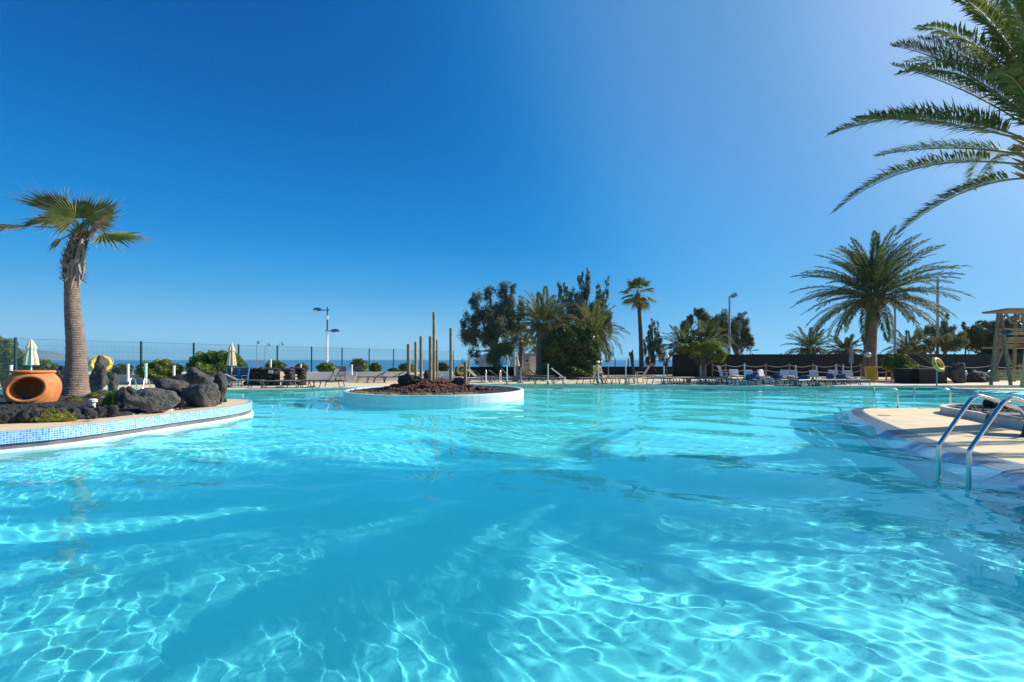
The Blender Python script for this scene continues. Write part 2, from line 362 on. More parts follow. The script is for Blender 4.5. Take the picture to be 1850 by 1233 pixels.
mb = MB(); mb.add([(-300, 59.9, .096), (300, 59.9, .096), (300, 75, -1.5), (-300, 75, -1.5), (300, 90, -4), (-300, 90, -4)], [(0, 1, 2, 3), (3, 2, 4, 5)]); mb.build('shore_ground', M['earth'])['kind'] = 'structure'
mb = MB(); top = []; bot = []; bk = []
for i in range(90):
    x = -4900+i*38; h = 120*math.exp(-((x+4000)/380)**2)+50*math.exp(-((x+3450)/260)**2)+5*noise.noise(Vector((x*.008, 0, 0)))
    h = max(h, .5); top.append((x, 3600, h)); bot.append((x, 3300, -5)); bk.append((x, 4000, -5))
mb.v = bot+top+bk; k = 90; mb.f = [(i, i+1, k+i+1, k+i) for i in range(k-1)]+[(k+i, k+i+1, 2*k+i+1, 2*k+i) for i in range(k-1)]; mb.m = [0]*len(mb.f)
mb.build('distant_hills', M['hill'], smooth=True)['kind'] = 'structure'
# haze
hm = bpy.data.materials.new('haze_air'); hm.use_nodes = True; n = hm.node_tree.nodes; n.remove(n['Principled BSDF'])
pv = n.new('ShaderNodeVolumePrincipled'); pv.inputs['Density'].default_value = 1.2e-4; pv.inputs['Color'].default_value = (.30, .75, 1, 1); pv.inputs['Anisotropy'].default_value = .2
hm.node_tree.links.new(pv.outputs[0], n['Material Output'].inputs['Volume'])
mb = MB(); mb.box((0, 4300, 80), (18400, 9200, 168)); tag(mb.build('haze', hm), kind='stuff')

# ------------------------------------------------------------------ left raised terrace with its mosaic wall
ZL = .36
LP = [Vector((-13.5, 3.5, ZL)), Vector((-10.6, 6.2, ZL)), G(0, 781, ZL), G(120, 771, ZL), G(240, 757, ZL), G(320, 747, ZL), G(400, 737.5, ZL), G(440, 731, ZL), G(455, 726, ZL), G(452, 722.5, ZL), G(430, 720.8, ZL), G(395, 720.5, ZL),
      G(360, 720, ZL)+Vector((-.6, .6, 0)), G(300, 719, ZL), Vector((-17, 16.6, ZL)), Vector((-26, 15.8, ZL)), Vector((-34, 13, ZL))]
LPS = smooth_line(LP, 6)
recv(fill([*offset(LPS, .10), Vector((-34, 3.5, 0))], ZL-.004, 'terrace', M['deck'], zb=-1.6))
mb = MB(); O = offset(LPS, -.0); strip(mb, setz(O, ZL), setz(O, ZL-.215)); strip(mb, setz(offset(LPS, .101), ZL-.001), setz(O, ZL)); tw = recv(mb.build('mosaic_wall', M['tile'])); tw['kind'] = 'structure'
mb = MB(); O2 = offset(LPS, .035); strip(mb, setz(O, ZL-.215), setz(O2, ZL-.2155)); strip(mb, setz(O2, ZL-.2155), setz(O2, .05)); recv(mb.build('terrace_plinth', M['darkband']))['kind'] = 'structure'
mb = MB(); O3 = offset(LPS, -.03); strip(mb, setz(O2, .052), setz(O3, .052)); strip(mb, setz(O3, .052), setz(O3, -1.5)); recv(mb.build('waterline_kerb', M['white']))['kind'] = 'structure'
# planting bed of black cinder
bed = [G(-60, 766, .38), G(0, 761, .38), G(100, 757.5, .38), G(200, 752, .38), G(260, 746, .38), G(330, 739, .38), G(385, 732, .38), G(404, 727, .38), G(400, 723, .38), Vector((-11.2, 15.2, 0)), Vector((-15, 16.2, 0)), Vector((-17.4, 16.2, 0)), Vector((-18.0, 14, 0)), G(0, 732, .38), Vector((-17, 11.5, 0)), Vector((-14, 8, 0))]
bm = bmesh.new(); vs = [bm.verts.new((p.x, p.y, ZL+.002)) for p in smooth_line(bed, 4, True)]
f = bm.faces.new(vs); bmesh.ops.triangulate(bm, faces=[f]); bmesh.ops.subdivide_edges(bm, edges=bm.edges, cuts=3, use_grid_fill=True)
bd = {v.index for e in bm.edges if e.is_boundary for v in e.verts}; bm.verts.ensure_lookup_table()
for v in bm.verts:
    if not v.is_boundary: v.co.z += .07+.05*noise.noise(v.co*1.7)
bmesh.ops.recalc_face_normals(bm, faces=bm.faces)
if sum(f.normal.z for f in bm.faces) < 0: bmesh.ops.reverse_faces(bm, faces=bm.faces)
me = bpy.data.meshes.new('cinder_bed'); bm.to_mesh(me); bm.free(); me.materials.append(M['soil']); o = bpy.data.objects.new('cinder_bed', me); COL.objects.link(o); o['kind'] = 'structure'
ZB = ZL+.06

# rocks ------------------------------------------------------------
def rock(name, px, py, wpx, hpx, z, m, label, seed, group=None, cuts=6, dy=.8, rough=.3, sub=4, rz=0.0, dy_at=None, freq=1.6):
    p = G(px, py, z); k = p.y/F; w_, h_ = wpx*k*(p.y/math.hypot(p.x, p.y))**.9, hpx*k
    p = p+Vector((0, w_*dy*.4, 0)) if dy_at is None else p+Vector((0, dy_at, 0))
    b = MB(); b.blob((0, 0, h_*.42), (w_*.54, w_*.54*dy, h_*.62), seed, sub, rough, freq, cuts=cuts)
    if rz:
        mt = Matrix.Rotation(rz, 3, 'Y'); b.v = [tuple(mt @ Vector(v)) for v in b.v]
    o = b.build(name, m, smooth=True, loc=p); o.rotation_euler.z = 0
    return tag(o, label, 'rock', group)
gR = 'volcanic rocks on the terrace bed'
rock('boulder', 258, 747, 98, 44, .38, M['greyrock'], 'large flat grey boulder at the terrace edge, lowest left of the rock pile', 3, gR, 9)
rock('boulder', 355, 735, 76, 50, .38, M['greyrock'], 'pale grey wedge shaped boulder leaning at the front of the rock pile', 8, gR, 8, .5)
rock('boulder', 290, 727, 78, 44, .42, M['lava'], 'dark low boulder behind the large flat grey one', 12, gR, 7)
rock('boulder', 352, 713, 66, 46, .45, M['lava'], 'dark pitted boulder on top behind the pale wedge shaped one', 17, gR, 7, .7)
rock('boulder', 392, 727, 30, 50, .40, M['lava'], 'dark square boulder at the right end of the rock pile', 21, gR, 5)
rock('boulder', 386, 704, 36, 26, .50, M['greyrock'], 'smooth grey boulder at the upper right of the rock pile', 23, gR, 5)
rock('boulder', 318, 706, 70, 32, .50, M['lava'], 'black jagged ridge rock on the crest of the rock pile', 31, gR, 6, rough=.5)
rock('boulder', 170, 709, 40, 58, .42, M['lava'], 'tall upright dark rock right behind the leaning palm trunk', 34, gR, 5)
rock('boulder', 199, 705, 28, 30, .42, M['lava'], 'dark sloping rock between the palm and the pool ladder', 37, gR, 7)
rock('boulder', 106, 697, 34, 34, .42, M['lava'], 'dark rock between the terracotta pot and the palm trunk', 41, gR, 6)
rock('boulder', 215, 741, 28, 36, .40, M['lava'], 'dark rounded rock against the left side of the large grey boulder', 43, gR, 6)
rock('boulder', 233, 716, 22, 16, .42, M['lava'], 'small dark rock just under the ladder behind the bed', 47, gR, 4)
gE = 'black edging stones along the bed'
ex = [(-25, 763), (0, 762), (20, 761), (42, 760), (57, 759.5), (74, 758.5), (92, 757.5), (113, 756), (135, 754.5), (158, 753), (180, 751.5), (200, 750)]
elab = ['at the left end of the row', 'second from the left end', 'third from the left end', 'below the white pebbles', 'under the left end of the yellow plant mat', 'under the middle of the yellow plant mat', 'just right of the middle of the plant mat', 'under the right end of the plant mat', 'in the gap right of the plant mat', 'beside the small bed light', 'next to the green shrub', 'last before the big grey boulder']
for i, (x, y) in enumerate(ex):
    rock('edging_stone', x, y+3, 30+5*math.sin(i*2.3), 20+3*math.cos(i*1.7), .37, M['blackstone'], 'black edging stone of the bed, '+elab[i], 60+i, gE, 5, .7, sub=3, dy_at=.02)
# scattered cinder lumps: uncountable
mb = MB(); rnd = random.Random(4)
for _ in range(900):
    x = rnd.uniform(0, 1); px = rnd.uniform(-60, 380); py = rnd.uniform(724, 758) if px < 190 else rnd.uniform(712, 744-(px-190)*.09)
    p = G(px, py, ZL+.05); s = rnd.uniform(.012, .05); mb.blob((p.x, p.y, ZL+.06+.04*rnd.random()), (s, s, s*.7), rnd.randint(0, 999), 1, .4)
tag(mb.build('cinder_lumps', M['blackstone']), kind='stuff')
# white pebbles under the rocks' edge
mb = MB(); rnd = random.Random(9)
for i in range(420):
    px = rnd.uniform(225, 402); yy = np.interp(px, [225, 300, 330, 402], [749, 743, 737, 727])+rnd.uniform(-2, 2.0)
    p = G(px, yy, ZL); s = rnd.uniform(.012, .03); mb.blob((p.x, p.y, ZL+.01), (s, s, s*.6), i, 1, .3)
tag(mb.build('white_pebbles', M['white']), kind='stuff')
def mat_plant(px, py, wpx, hpx, z, m, name, label, seed, cat='plant', group=None, leaf=.05, n=260):
    p = G(px, py, z); k = p.y/F; rx, rz_ = wpx*k/2, hpx*k; rnd = random.Random(seed); b = MB()
    for _ in range(n):
        a = rnd.uniform(0, 6.28); r = math.sqrt(rnd.random()); x = rx*r*math.cos(a); y = rx*.55*r*math.sin(a); z0 = 0; h = rz_*(1-r*r)*rnd.uniform(.5, 1.1)+.02
        d = Vector((x/rx*.6+rnd.gauss(0, .3), y/rx+rnd.gauss(0, .3), 1)).normalized(); s = d.orthogonal().normalized()*leaf*.28
        q = Vector((x, y, h-leaf*.6)); b.add([q-s, q+s, q+d*leaf], [(0, 1, 2)]); s2 = d.cross(s); b.add([q-s2, q+s2, q+d*leaf*.9], [(0, 1, 2)])
    b.blob((0, 0, 0), (rx*.85, rx*.45, rz_*.75), seed, 2, .2)
    return tag(b.build(name, m, loc=p), label, cat, group)
mat_plant(90, 757, 105, 17, .40, M['succulent'], 'ground_plant', 'yellow green succulent mat spreading along the bed front, below the pot', 1, n=700, leaf=.06)
mat_plant(132, 727, 34, 12, .42, M['succulent'], 'ground_plant', 'small pale green tuft at the foot of the leaning palm', 2)
mat_plant(168, 718, 26, 8, .42, M['succulent'], 'ground_plant', 'small yellow tuft right of the palm foot', 3)
mat_plant(205, 735, 42, 26, .40, M['leafG'], 'ground_plant', 'dark green leafy plant left of the large grey boulder', 4, leaf=.09, n=420)
mat_plant(188, 713, 28, 7, .42, M['dry'], 'ground_plant', 'dry yellow tuft below the upright dark rock', 5)
mat_plant(322, 737, 22, 10, .38, M['redrock'], 'ground_plant', 'reddish dry tuft between the two front grey boulders', 6)
# bed light and shell by the rock
b = MB(); b.lathe([(.05, 0), (.05, .12), (.09, .14), (.09, .20), (.06, .22), (0, .22)], 12)
tag(b.build('bed_light', M['cream_plastic'], loc=G(168, 737, ZB)), 'small cream bed light standing in the cinder near the edging stones', 'light')

# terracotta amphora lying on its side, and a second opening ------------------
def pot():
    base = G(60, 729, ZB); base.z -= .04; k = base.y/F
    t = thing('terracotta_pot', base, 'big orange terracotta pot with a tilted round mouth in its side, left of the palm', 'pot', rz=math.atan2(-base.x, base.y))
    W_ = 96*k/2*.80
    bm = bmesh.new()
    prof = [(0.0, .0), (.62, .0), (.84, .12), (.97, .36), (1.0, .56), (.93, .78), (.78, .93), (.68, 1.0), (.68, 1.03)]
    H = 58*k; n_ = 72; vs = []
    PR = smooth_line([Vector((r, 0, z)) for r, z in prof], 4)
    # mouth: a tilted opening cut out of the wall, facing the pool and slightly left
    rows = []
    for p in PR:
        rows.append([Vector((p.x*W_*math.cos(2*math.pi*i/n_), p.x*W_*.8*math.sin(2*math.pi*i/n_), p.z*H)) for i in range(n_)])
    mc = Vector((-.22*W_, 0, .52*H)); ca, sa = math.cos(R(25)), math.sin(R(25)); ea, eb = .66*W_, .325*H
    def inside(v, g=1.0):
        if v.y > -.05*W_: return False
        x, z = v.x-mc.x, v.z-mc.z; uu = x*ca+z*sa; vv = -x*sa+z*ca
        return (uu/(ea*g))**2+(vv/(eb*1.15*g))**2 < 1
    b = MB(); o0 = 0
    for r in rows: b.v += [tuple(v) for v in r]
    for i in range(len(rows)-1):
        for j in range(n_):
            q = (i*n_+j, i*n_+(j+1) % n_, (i+1)*n_+(j+1) % n_, (i+1)*n_+j)
            c = sum((Vector(b.v[x]) for x in q), Vector())/4
            if inside(c, .97): continue
            b.f.append(q); b.m.append(0)
    b.build('body', M['terracotta'], t, True)
    b = MB()          # inner shell, dark because closed in
    for i in range(len(rows)-1):
        for j in range(n_):
            q = [rows[i][j], rows[i][(j+1) % n_], rows[i+1][(j+1) % n_], rows[i+1][j]]; c = sum(q, Vector())/4
            if inside(c, .97): continue
            s_ = len(b.v); b.v += [tuple(Vector((v.x*.93, v.y*.93, v.z*.95+.01))) for v in q]; b.f.append((s_+3, s_+2, s_+1, s_)); b.m.append(0)
    b.build('inner_wall', M['terracotta'], t, True)
    # thick rolled rim round the mouth
    pts = []
    for i in range(49):
        a = 2*math.pi*i/48; uu, vv = ea*math.cos(a), eb*1.15*math.sin(a); x = mc.x+uu*ca-vv*sa; z = mc.z+uu*sa+vv*ca
        # surface y at that height
        rr = np.interp(z/H, [p.z for p in PR], [p.x for p in PR])*W_
        yy = -.8*math.sqrt(max(rr*rr-x*x, .02*W_*W_)); pts.append(Vector((x, yy, z)))
    b = MB()
    for i in range(48):
        p0, p1 = pts[i], pts[i+1]
    outer = []; 
    b.tube(pts, .055*W_*1.5, 10, cap=False); b.build('mouth_rim', M['terracotta'], t, True)
    # deep collar running into the pot
    b = MB(); inn = [Vector((p.x*.95+mc.x*.05+.10, p.y+.36*W_, mc.z+(p.z-mc.z)*.86+.01)) for p in pts]
    s_ = len(b.v); b.v += [tuple(p) for p in pts]+[tuple(p) for p in inn]; b.f += [(i, i+1, 49+i+1, 49+i) for i in range(48)]; b.m += [0]*48; b.build('mouth_collar', M['terracotta'], t, True)
    b = MB(); b.lathe([(.74*W_, .985*H), (.80*W_, 1.0*H), (.80*W_, 1.05*H), (.74*W_, 1.07*H), (.66*W_, 1.07*H), (.66*W_, 1.0*H)], 40); b.v = [(x, y*.8, z) for x, y, z in b.v]; b.build('top_rim', M['terracotta'], t, True)
    b = MB(); b.lathe([(.70*W_, 1.045*H), (.0, 1.05*H)], 30); b.v = [(x, y*.8, z) for x, y, z in b.v]; b.build('lid', M['terracotta'], t, False)
    b = MB(); b.blob((-.3*W_, -.2*W_, .10*H), (.6*W_, .45*W_, .16*H), 3, 3, .3); b.build('soil_fill', M['soil'], t, True)
pot()

# ------------------------------------------------------------------ right walkway with its overflow edge
ZR = .045
OUT = [G(1690, 741, ZR)+Vector((9, 3, 0)), G(1850, 743.5, ZR), G(1750, 739.6, ZR), G(1640, 738.2, ZR), G(1560, 738, ZR), G(1520, 740, ZR), G(1507, 745.5, ZR), G(1520, 756, ZR), G(1560, 775, ZR), G(1610, 800, ZR), G(1652, 818, ZR), G(1697, 838, ZR), G(1760, 856, ZR), G(1850, 884, ZR), Vector((5.8, 3.5, ZR)), Vector((5.9, 1, ZR)), Vector((5.9, .3, ZR))]
OS = smooth_line(OUT, 8)
def inset_line(pts, Lw):        # inner boundary by pixels
    return smooth_line(pts, 8)
GO = smooth_line([OUT[0], G(1850, 743.2, ZR), G(1750, 739.4, ZR), G(1640, 738.1, ZR), G(1580, 737.8, ZR), G(1545, 739, ZR), G(1535, 743.5, ZR), G(1543, 753, ZR), G(1572, 766, ZR), G(1612, 785, ZR), G(1650, 799, ZR), G(1694, 814, ZR), G(1760, 835, ZR), G(1850, 862, ZR), Vector((6.55, 3.5, ZR)), Vector((6.6, 1, ZR)), Vector((6.6, .3, ZR))], 8)
GI = smooth_line([OUT[0], G(1850, 743, ZR), G(1750, 739.2, ZR), G(1640, 738, ZR), G(1600, 737.7, ZR), G(1568, 738.6, ZR), G(1560, 742, ZR), G(1567, 748.5, ZR), G(1590, 760, ZR), G(1635, 778, ZR), G(1665, 789, ZR), G(1703, 801, ZR), G(1768, 819, ZR), G(1850, 841, ZR), Vector((7.15, 3.5, ZR)), Vector((7.2, 1, ZR)), Vector((7.2, .3, ZR))], 8)
recv(fill([*GI, Vector((70, .3, 0)), Vector((70, 17.5, 0))], ZR+.012, 'walkway', M['deck'], zb=-1.5))
mb = MB(); strip(mb, setz(GO, ZR+.006), setz(GI, ZR+.008)); recv(mb.build('overflow_grating', M['grate']))['kind'] = 'structure'
mb = MB(); strip(mb, setz(OS, -.12), setz(GO, ZR+.004)); strip(mb, setz(offset(OS, .0), -1.5), setz(OS, -.12)); recv(mb.build('tiled_slope', M['tile_pale']))['kind'] = 'structure'
# grating slats along the near stretch (real ribs)
mb = MB()
for k in range(2, 10):
    a = k/11; P = [g.lerp(i_, a) for g, i_ in zip(GO[28:], GI[28:])]
    mb.mi = 0; strip(mb, setz(offset(P, .012), ZR+.018), setz(offset(P, -.012), ZR+.018))
mb.uv = []; recv(mb.build('grating_ribs', M['grate'])); bpy.data.objects['grating_ribs']['kind'] = 'structure'
# navy tile depth-marker strips
def marker(a, b):
    mb = MB(); i0, i1 = a, b
    strip(mb, setz(GO[i0:i1], ZR+.022), setz(GI[i0:i1], ZR+.024)); o = mb.build('navy_marker_tiles', M['strip']); o['kind'] = 'structure'
# walkway drain cover
b = MB(); b.lathe([(.16, 0), (.16, .008), (0, .008)], 20); tag(b.build('drain_cover', M['deck_joint'], loc=G(1597, 751, ZR+.012)), 'small round drain cover in the cream walkway tip', 'drain cover')
# right planter with white kerb
PA = [G(1701, 748, ZR), G(1765, 760, ZR), G(1850, 778, ZR), Vector((11.6, 8.8, 0)), Vector((13, 7, 0)), Vector((19, 8, 0)), Vector((21, 13.2, 0)), G(1850, 744.5, ZR)+Vector((1, -.6, 0)), G(1760, 742.5, ZR), G(1712, 743, ZR)]
PAS = smooth_line(PA, 4, True)
t = thing('planter', PAS[0], 'low white kerbed planter of black cinder on the cream walkway', 'planter')
b = MB(); inn = []
cen = sum(PAS, Vector())/len(PAS); nP = len(PAS); HP = ZR+.21
inn = [p+(cen-p).normalized()*.13 for p in PAS]
b.v = [(p.x, p.y, ZR) for p in PAS]+[(p.x, p.y, HP) for p in PAS]+[(p.x, p.y, HP) for p in inn]+[(p.x, p.y, ZR) for p in inn]
for q in range(3): b.f += [(q*nP+i, q*nP+(i+1) % nP, (q+1)*nP+(i+1) % nP, (q+1)*nP+i) for i in range(nP)]
b.m = [0]*len(b.f); b.v = [(x-PAS[0].x, y-PAS[0].y, z-PAS[0].z) for x, y, z in b.v]; b.build('kerb', M['offwhite'], t)
f_ = fill([p-PAS[0] for p in inn], HP-.05-PAS[0].z, 'cinder_fill', M['soil'], kind=None, parent=t)
mb = MB(); rnd = random.Random(14)
for _ in range(700):
    p = cen.lerp(rnd.choice(inn), math.sqrt(rnd.random())*.93)
    s = rnd.uniform(.012, .045); mb.blob((p.x, p.y, HP-.04), (s, s, s*.7), rnd.randint(0, 999), 1, .4)
o = mb.build('planter_cinders', M['blackstone']); o['kind'] = 'stuff'
# floodlight in planter
t = thing('ground_floodlight', G(1806, 737, HP-.05), 'black drum shaped ground floodlight lying in the right planter', 'floodlight')
b = MB(); b.tube([(-.27, 0, .10), (.27, .02, .11)], [.115, .105], 18); b.build('housing', M['darkmetal'], t, True)
b = MB(); b.tube([(-.36, 0, .11), (-.27, 0, .11)], [.145, .15], 18); b.build('lamp_head', M['dark'], t, True)
b = MB(); b.box((0, 0, 0), (.3, .12, .04)); b.build('bracket', M['darkmetal'], t)
# pool ladder near right
def ladder(base, tdir, px_scale, name, label, sep, up, reach, H, z0, r=.024, treads=2):
    t = thing(name, base, label, 'pool ladder')
    tn = Vector((tdir[0], tdir[1], 0)).normalized(); sd = Vector((-tn.y, tn.x, 0))
    for s_ in (-.5, .5):
        o = sd*sep*s_
        pts = [o+Vector((0, 0, -.9)), o+Vector((0, 0, up*.55)), o+tn*.01+Vector((0, 0, up*.85)), o+tn*.06+Vector((0, 0, up)), o+tn*(reach*.42)+Vector((0, 0, H*.90)), o+tn*(reach*.52)+Vector((0, 0, H*.985)), o+tn*(reach*.62)+Vector((0, 0, H)), o+tn*(reach*.95)+Vector((0, 0, H*.90)), o+tn*reach*1.25+Vector((0, 0, H*.74)), o+tn*reach*1.5+Vector((0, 0, z0))]
        sm_ = [pts[0], pts[1]]+smooth_line(pts[1:], 6)[1:]
        b = MB(); b.tube(sm_, r, 14); recv(b.build('handrail', M['steel'], t, True))
    for k in range(treads):
        b = MB(); b.box((0, 0, -.10-.27*k), (.09, sep, .03), math.atan2(tn.y, tn.x)); recv(b.build('tread', M['steel'], t))
    return t
l0 = G(1722, 862, 0); dvec = (G(1695, 855, 0)-G(1748, 868, 0)); sepn = dvec.length
tdn = Vector((dvec.y, -dvec.x, 0)); tdn = tdn if tdn.x > 0 else -tdn
ladder(Vector((l0.x, l0.y, 0)), tdn, 1, 'pool_ladder', 'stainless steel pool ladder rising from the water at the near right edge', max(sepn, .42), .47, 1.05, 1.08, ZR, .027)
# far-left ladder behind the terrace rocks
l1 = G(244, 712, 0); ladder(l1, (-.35, 1), 1, 'pool_ladder', 'small stainless pool ladder behind the terrace rocks', .55, .25, .7, .75, .1, .022, 1)
l2 = G(892, 697, 0)
ladder(l2, (-.1, 1), 1, 'pool_ladder', 'thin stainless pool ladder on the far edge right of the island', .9, .25, .8, .95, .1, .022, 1)
# two inverted-L handrails at the ramp
for i, (xb, yb, xe, ye, Ye, lb) in enumerate(((1622, 738, 1579, 697, 18.4, 'bent steel handrail at the walkway tip, the left of the two'), (1717, 738, 1652, 696, 19.0, 'bent steel handrail beside the planter, the right of the two'))):
    p = G(xb, yb, ZR); t = thing('handrail', p, lb, 'handrail', 'handrails at the ramp entry')
    top = AT(xb-2, 703, p.y)-p; far = AT(xe, ye+3, Ye)-p
    pts = [Vector((0, 0, 0)), Vector((0, 0, top.z*.8)), Vector((-.02, .05, top.z*.96)), Vector((-.10, .25, top.z+.02)), far*.5+Vector((0, 0, top.z*.5+.02)), far]
    b = MB(); b.tube([pts[0]]+smooth_line(pts[1:], 5), .024, 12); b.build('rail', M['steel'], t, True)
    b = MB(); b.tube([far, Vector((far.x, far.y, -.3))], .016, 8); b.build('far_post', M['steel'], t, True)
    b = MB(); b.lathe([(.05, 0), (.05, .015), (.02, .02)], 12); b.build('base_flange', M['steel'], t)

# ------------------------------------------------------------------ island
IC = Vector((-3.07, 20.7, 0)); IR = 3.74; IZ = .34
IC.x = (788-CX)/F*IC.y
t = thing('island_planter', IC, 'round white walled island of cinder and poles in the pool', 'island')
b = MB(); b.lathe([(IR-.12, IZ-.12), (IR-.12, IZ), (IR, IZ), (IR+.01, IZ-.05), (IR, 0), (IR, -1.5)], 96); recv(b.build('rim_wall', M['white'], t, False))
b = MB(); ns = 64; nr = 26
def mound(r, a):
    x = r*math.cos(a); y = r*math.sin(a); base = IZ-.06
    return base+.46*math.exp(-((x+.15)/1.75)**2-((y-.1)/1.7)**2)+.035*noise.noise(Vector((x*2, y*2, 0)))+.02*noise.noise(Vector((x*6, y*6, 4)))
b.v = [((IR-.11)*k/nr*math.cos(2*math.pi*i/ns), (IR-.11)*k/nr*math.sin(2*math.pi*i/ns), mound((IR-.11)*k/nr, 2*math.pi*i/ns)) for k in range(nr+1) for i in range(ns)]
b.f = [(k*ns+i, (k+1)*ns+i, (k+1)*ns+(i+1) % ns, k*ns+(i+1) % ns) for k in range(nr) for i in range(ns)]; b.m = [0]*len(b.f)
b.build('cinder_mound', M['soil'], t, True)
def im(x, y): return mound(math.hypot(x, y), math.atan2(y, x))
b = MB(); rnd = random.Random(2)
for _ in range(1500):
    x, y = rnd.gauss(0, .95), rnd.gauss(-.3, .85)
    if math.hypot(x, y) > 2.6: continue
    s = rnd.uniform(.025, .085); b.blob((x, y, im(x, y)+s*.25), (s, s, s*.75), rnd.randint(0, 9999), 1, .5)
tag(b.build('red_lava_gravel', M['redrock'], t), kind='stuff')
b = MB()
for _ in range(1200):
    a = rnd.uniform(0, 6.28); r = IR*.95*math.sqrt(rnd.random()); x, y = r*math.cos(a), r*math.sin(a); s = rnd.uniform(.012, .035)
    b.blob((x, y, im(x, y)+s*.2), (s, s, s*.7), rnd.randint(0, 9999), 1, .5)
tag(b.build('black_cinder_gravel', M['blackstone'], t), kind='stuff')
poles = [(738, 680, 622, 6.6, 21.9, 'dark left outermost timber pole on the island'), (751, 684, 618, 5.4, 21.5, 'thin timber pole second from the left on the island'), (760.5, 687, 608, 5.6, 20.9, 'timber pole third from the left on the island'),
         (777.5, 690.5, 608, 6.4, 20.1, 'medium timber pole just left of the tallest one'), (784, 686, 564, 5.8, 20.6, 'tallest timber pole in the middle of the island'), (789.5, 684, 614, 3.6, 21.9, 'slim timber pole half hidden right of the tallest one'),
         (814.5, 682, 593, 5.8, 21.1, 'second tallest timber pole standing alone right of the middle'), (840.5, 689, 654, 6.4, 20.3, 'short stubby timber pole at the right of the island')]
for px, yb, yt, wp, Y, lb in poles:
    p = AT(px, yt, Y); x, y = p.x-IC.x, Y-IC.y; zb = im(x, y)-.15; h = p.z-zb; b = MB(); r_ = wp*Y/F/2
    b.tube([(0, 0, 0), (.004, 0, h*.5), (0, 0, h-.01), (0, 0, h)], [r_*1.02, r_, r_*.97, r_*.9], 16)
    tag(b.build('timber_pole', M['wood'], smooth=False, loc=(p.x, Y, zb)), lb, 'pole', 'timber poles on the pool island')
def isl_rock(px, yb, w_, h_, Y, m, lb, sd):
    Y += 1.3; k = Y/F; x = (px-CX)/F*Y; z = im(x-IC.x, Y-IC.y)
    b = MB(); b.blob((0, 0, h_*k*.4), (w_*k*.55, w_*k*.45, h_*k*.62), sd, 3, .45, 1.8, cuts=5)
    tag(b.build('lava_rock', m, smooth=True, loc=(x, Y, z-.03)), lb, 'rock', 'lava rocks on the pool island')
for a in ((738, 697, 32, 22, 18.6, M['lava'], 'pointed black rock left of the island poles', 5), (752, 690, 18, 12, 18.9, M['lava'], 'flat grey slab leaning right of the pointed black rock', 6), (772, 686, 14, 26, 21.0, M['lava'], 'tall dark rock behind the island poles', 7),
          (828, 690, 24, 13, 19.1, M['lava'], 'lumpy dark rock between the two right poles', 9), (850, 694, 18, 9, 18.6, M['lava'], 'low dark rock right of the stubby pole', 10), (716, 695, 22, 8, 18.5, M['redrock'], 'low red rock at the left of the mound', 11),
          (866, 697, 16, 7, 18.4, M['lava'], 'small dark rock towards the right rim of the island', 12), (880, 696, 12, 6, 18.7, M['lava'], 'last small dark rock nearest the right rim', 13), (835, 683, 22, 9, 20.2, M['lava'], 'dark rock at the back right of the island mound', 14),
          (700, 698, 14, 5, 18.5, M['redrock'], 'smallest red rock on the left slope of the mound', 15), (770, 697, 20, 7, 18.0, M['redrock'], 'red rock in front of the tallest pole', 16), (800, 695, 18, 6, 18.2, M['redrock'], 'red rock in front of the gap between the poles', 17)):
    isl_rock(*a)
for i, px in enumerate((657, 679, 715, 733, 781, 796, 831, 850, 868)):
    a = math.asin(max(-1, min(1, ((px-788)/159)*.95))); x = (IR-.28)*math.sin(a); y = -(IR-.28)*math.cos(a); rnd = random.Random(i); b = MB()
    for _ in range(70):
        q = Vector((rnd.gauss(0, .16), rnd.gauss(0, .08), 0)); d = Vector((rnd.gauss(0, .5), rnd.gauss(0, .5), 1)).normalized(); s = d.orthogonal().normalized()*.014; b.add([q-s, q+s, q+d*rnd.uniform(.06, .16)], [(0, 1, 2)])
    b.blob((0, 0, 0), (.24, .13, .08), i, 2, .4)
    pos = ['at the left end', 'second from the left', 'third from the left', 'fourth from the left', 'below the tallest pole', 'sixth from the left', 'third from the right end', 'second from the right end', 'at the right end'][i]
    tag(b.build('rim_plant', M['dry'], loc=(IC.x+x, IC.y+y, IZ-.02)), 'small dry yellow plant inside the front island rim, '+pos, 'plant', 'small plants along the island rim')

# ------------------------------------------------------------------ palms
def frond_into(b, pts, leaf, nl, width, seed, vee=.35, swee=.62, r0=.03, s0=.16, droop=.25, upv=None, side_bias=None):
    rnd = random.Random(seed); m = len(pts)-1
    b.mi = 1; b.tube(pts[::2] if len(pts) > 10 else pts, [r0*(1-.85*i/(len(pts[::2] if len(pts) > 10 else pts)-1)) for i in range(len(pts[::2] if len(pts) > 10 else pts))], 5, cap=False)
    b.mi = 0
    for i in range(nl):
        s = s0+(1-s0)*(i+.3)/nl; q = s*m; k = min(int(q), m-1); f = q-k; p = pts[k].lerp(pts[k+1], f); t = (pts[k+1]-pts[k]).normalized()
        up = upv or Vector((0, 0, 1)); sd = t.cross(up)
        sd = sd.normalized() if sd.length > .05 else t.orthogonal().normalized(); un = sd.cross(t).normalized()
        ln = leaf*(.45+.75*math.sin(math.pi*min(1, (s*.92+.10)))**.8)*rnd.uniform(.8, 1.1)
        if s > .93: ln *= .75
        for sg in (-1, 1):
            if rnd.random() < .04: continue
            d = (t*(swee+.25*s+rnd.gauss(0, .08))+sd*sg*(.85-.25*s)+un*(vee+rnd.gauss(0, .16))).normalized()
            w_ = (d.cross(un)).normalized()*width*.5
            mid = p+d*ln*.5; tip = p+d*ln+Vector((0, 0, -droop*ln*rnd.uniform(.3, 1.2)))
            b.add([p, mid-w_, tip, mid+w_], [(0, 1, 2, 3)])
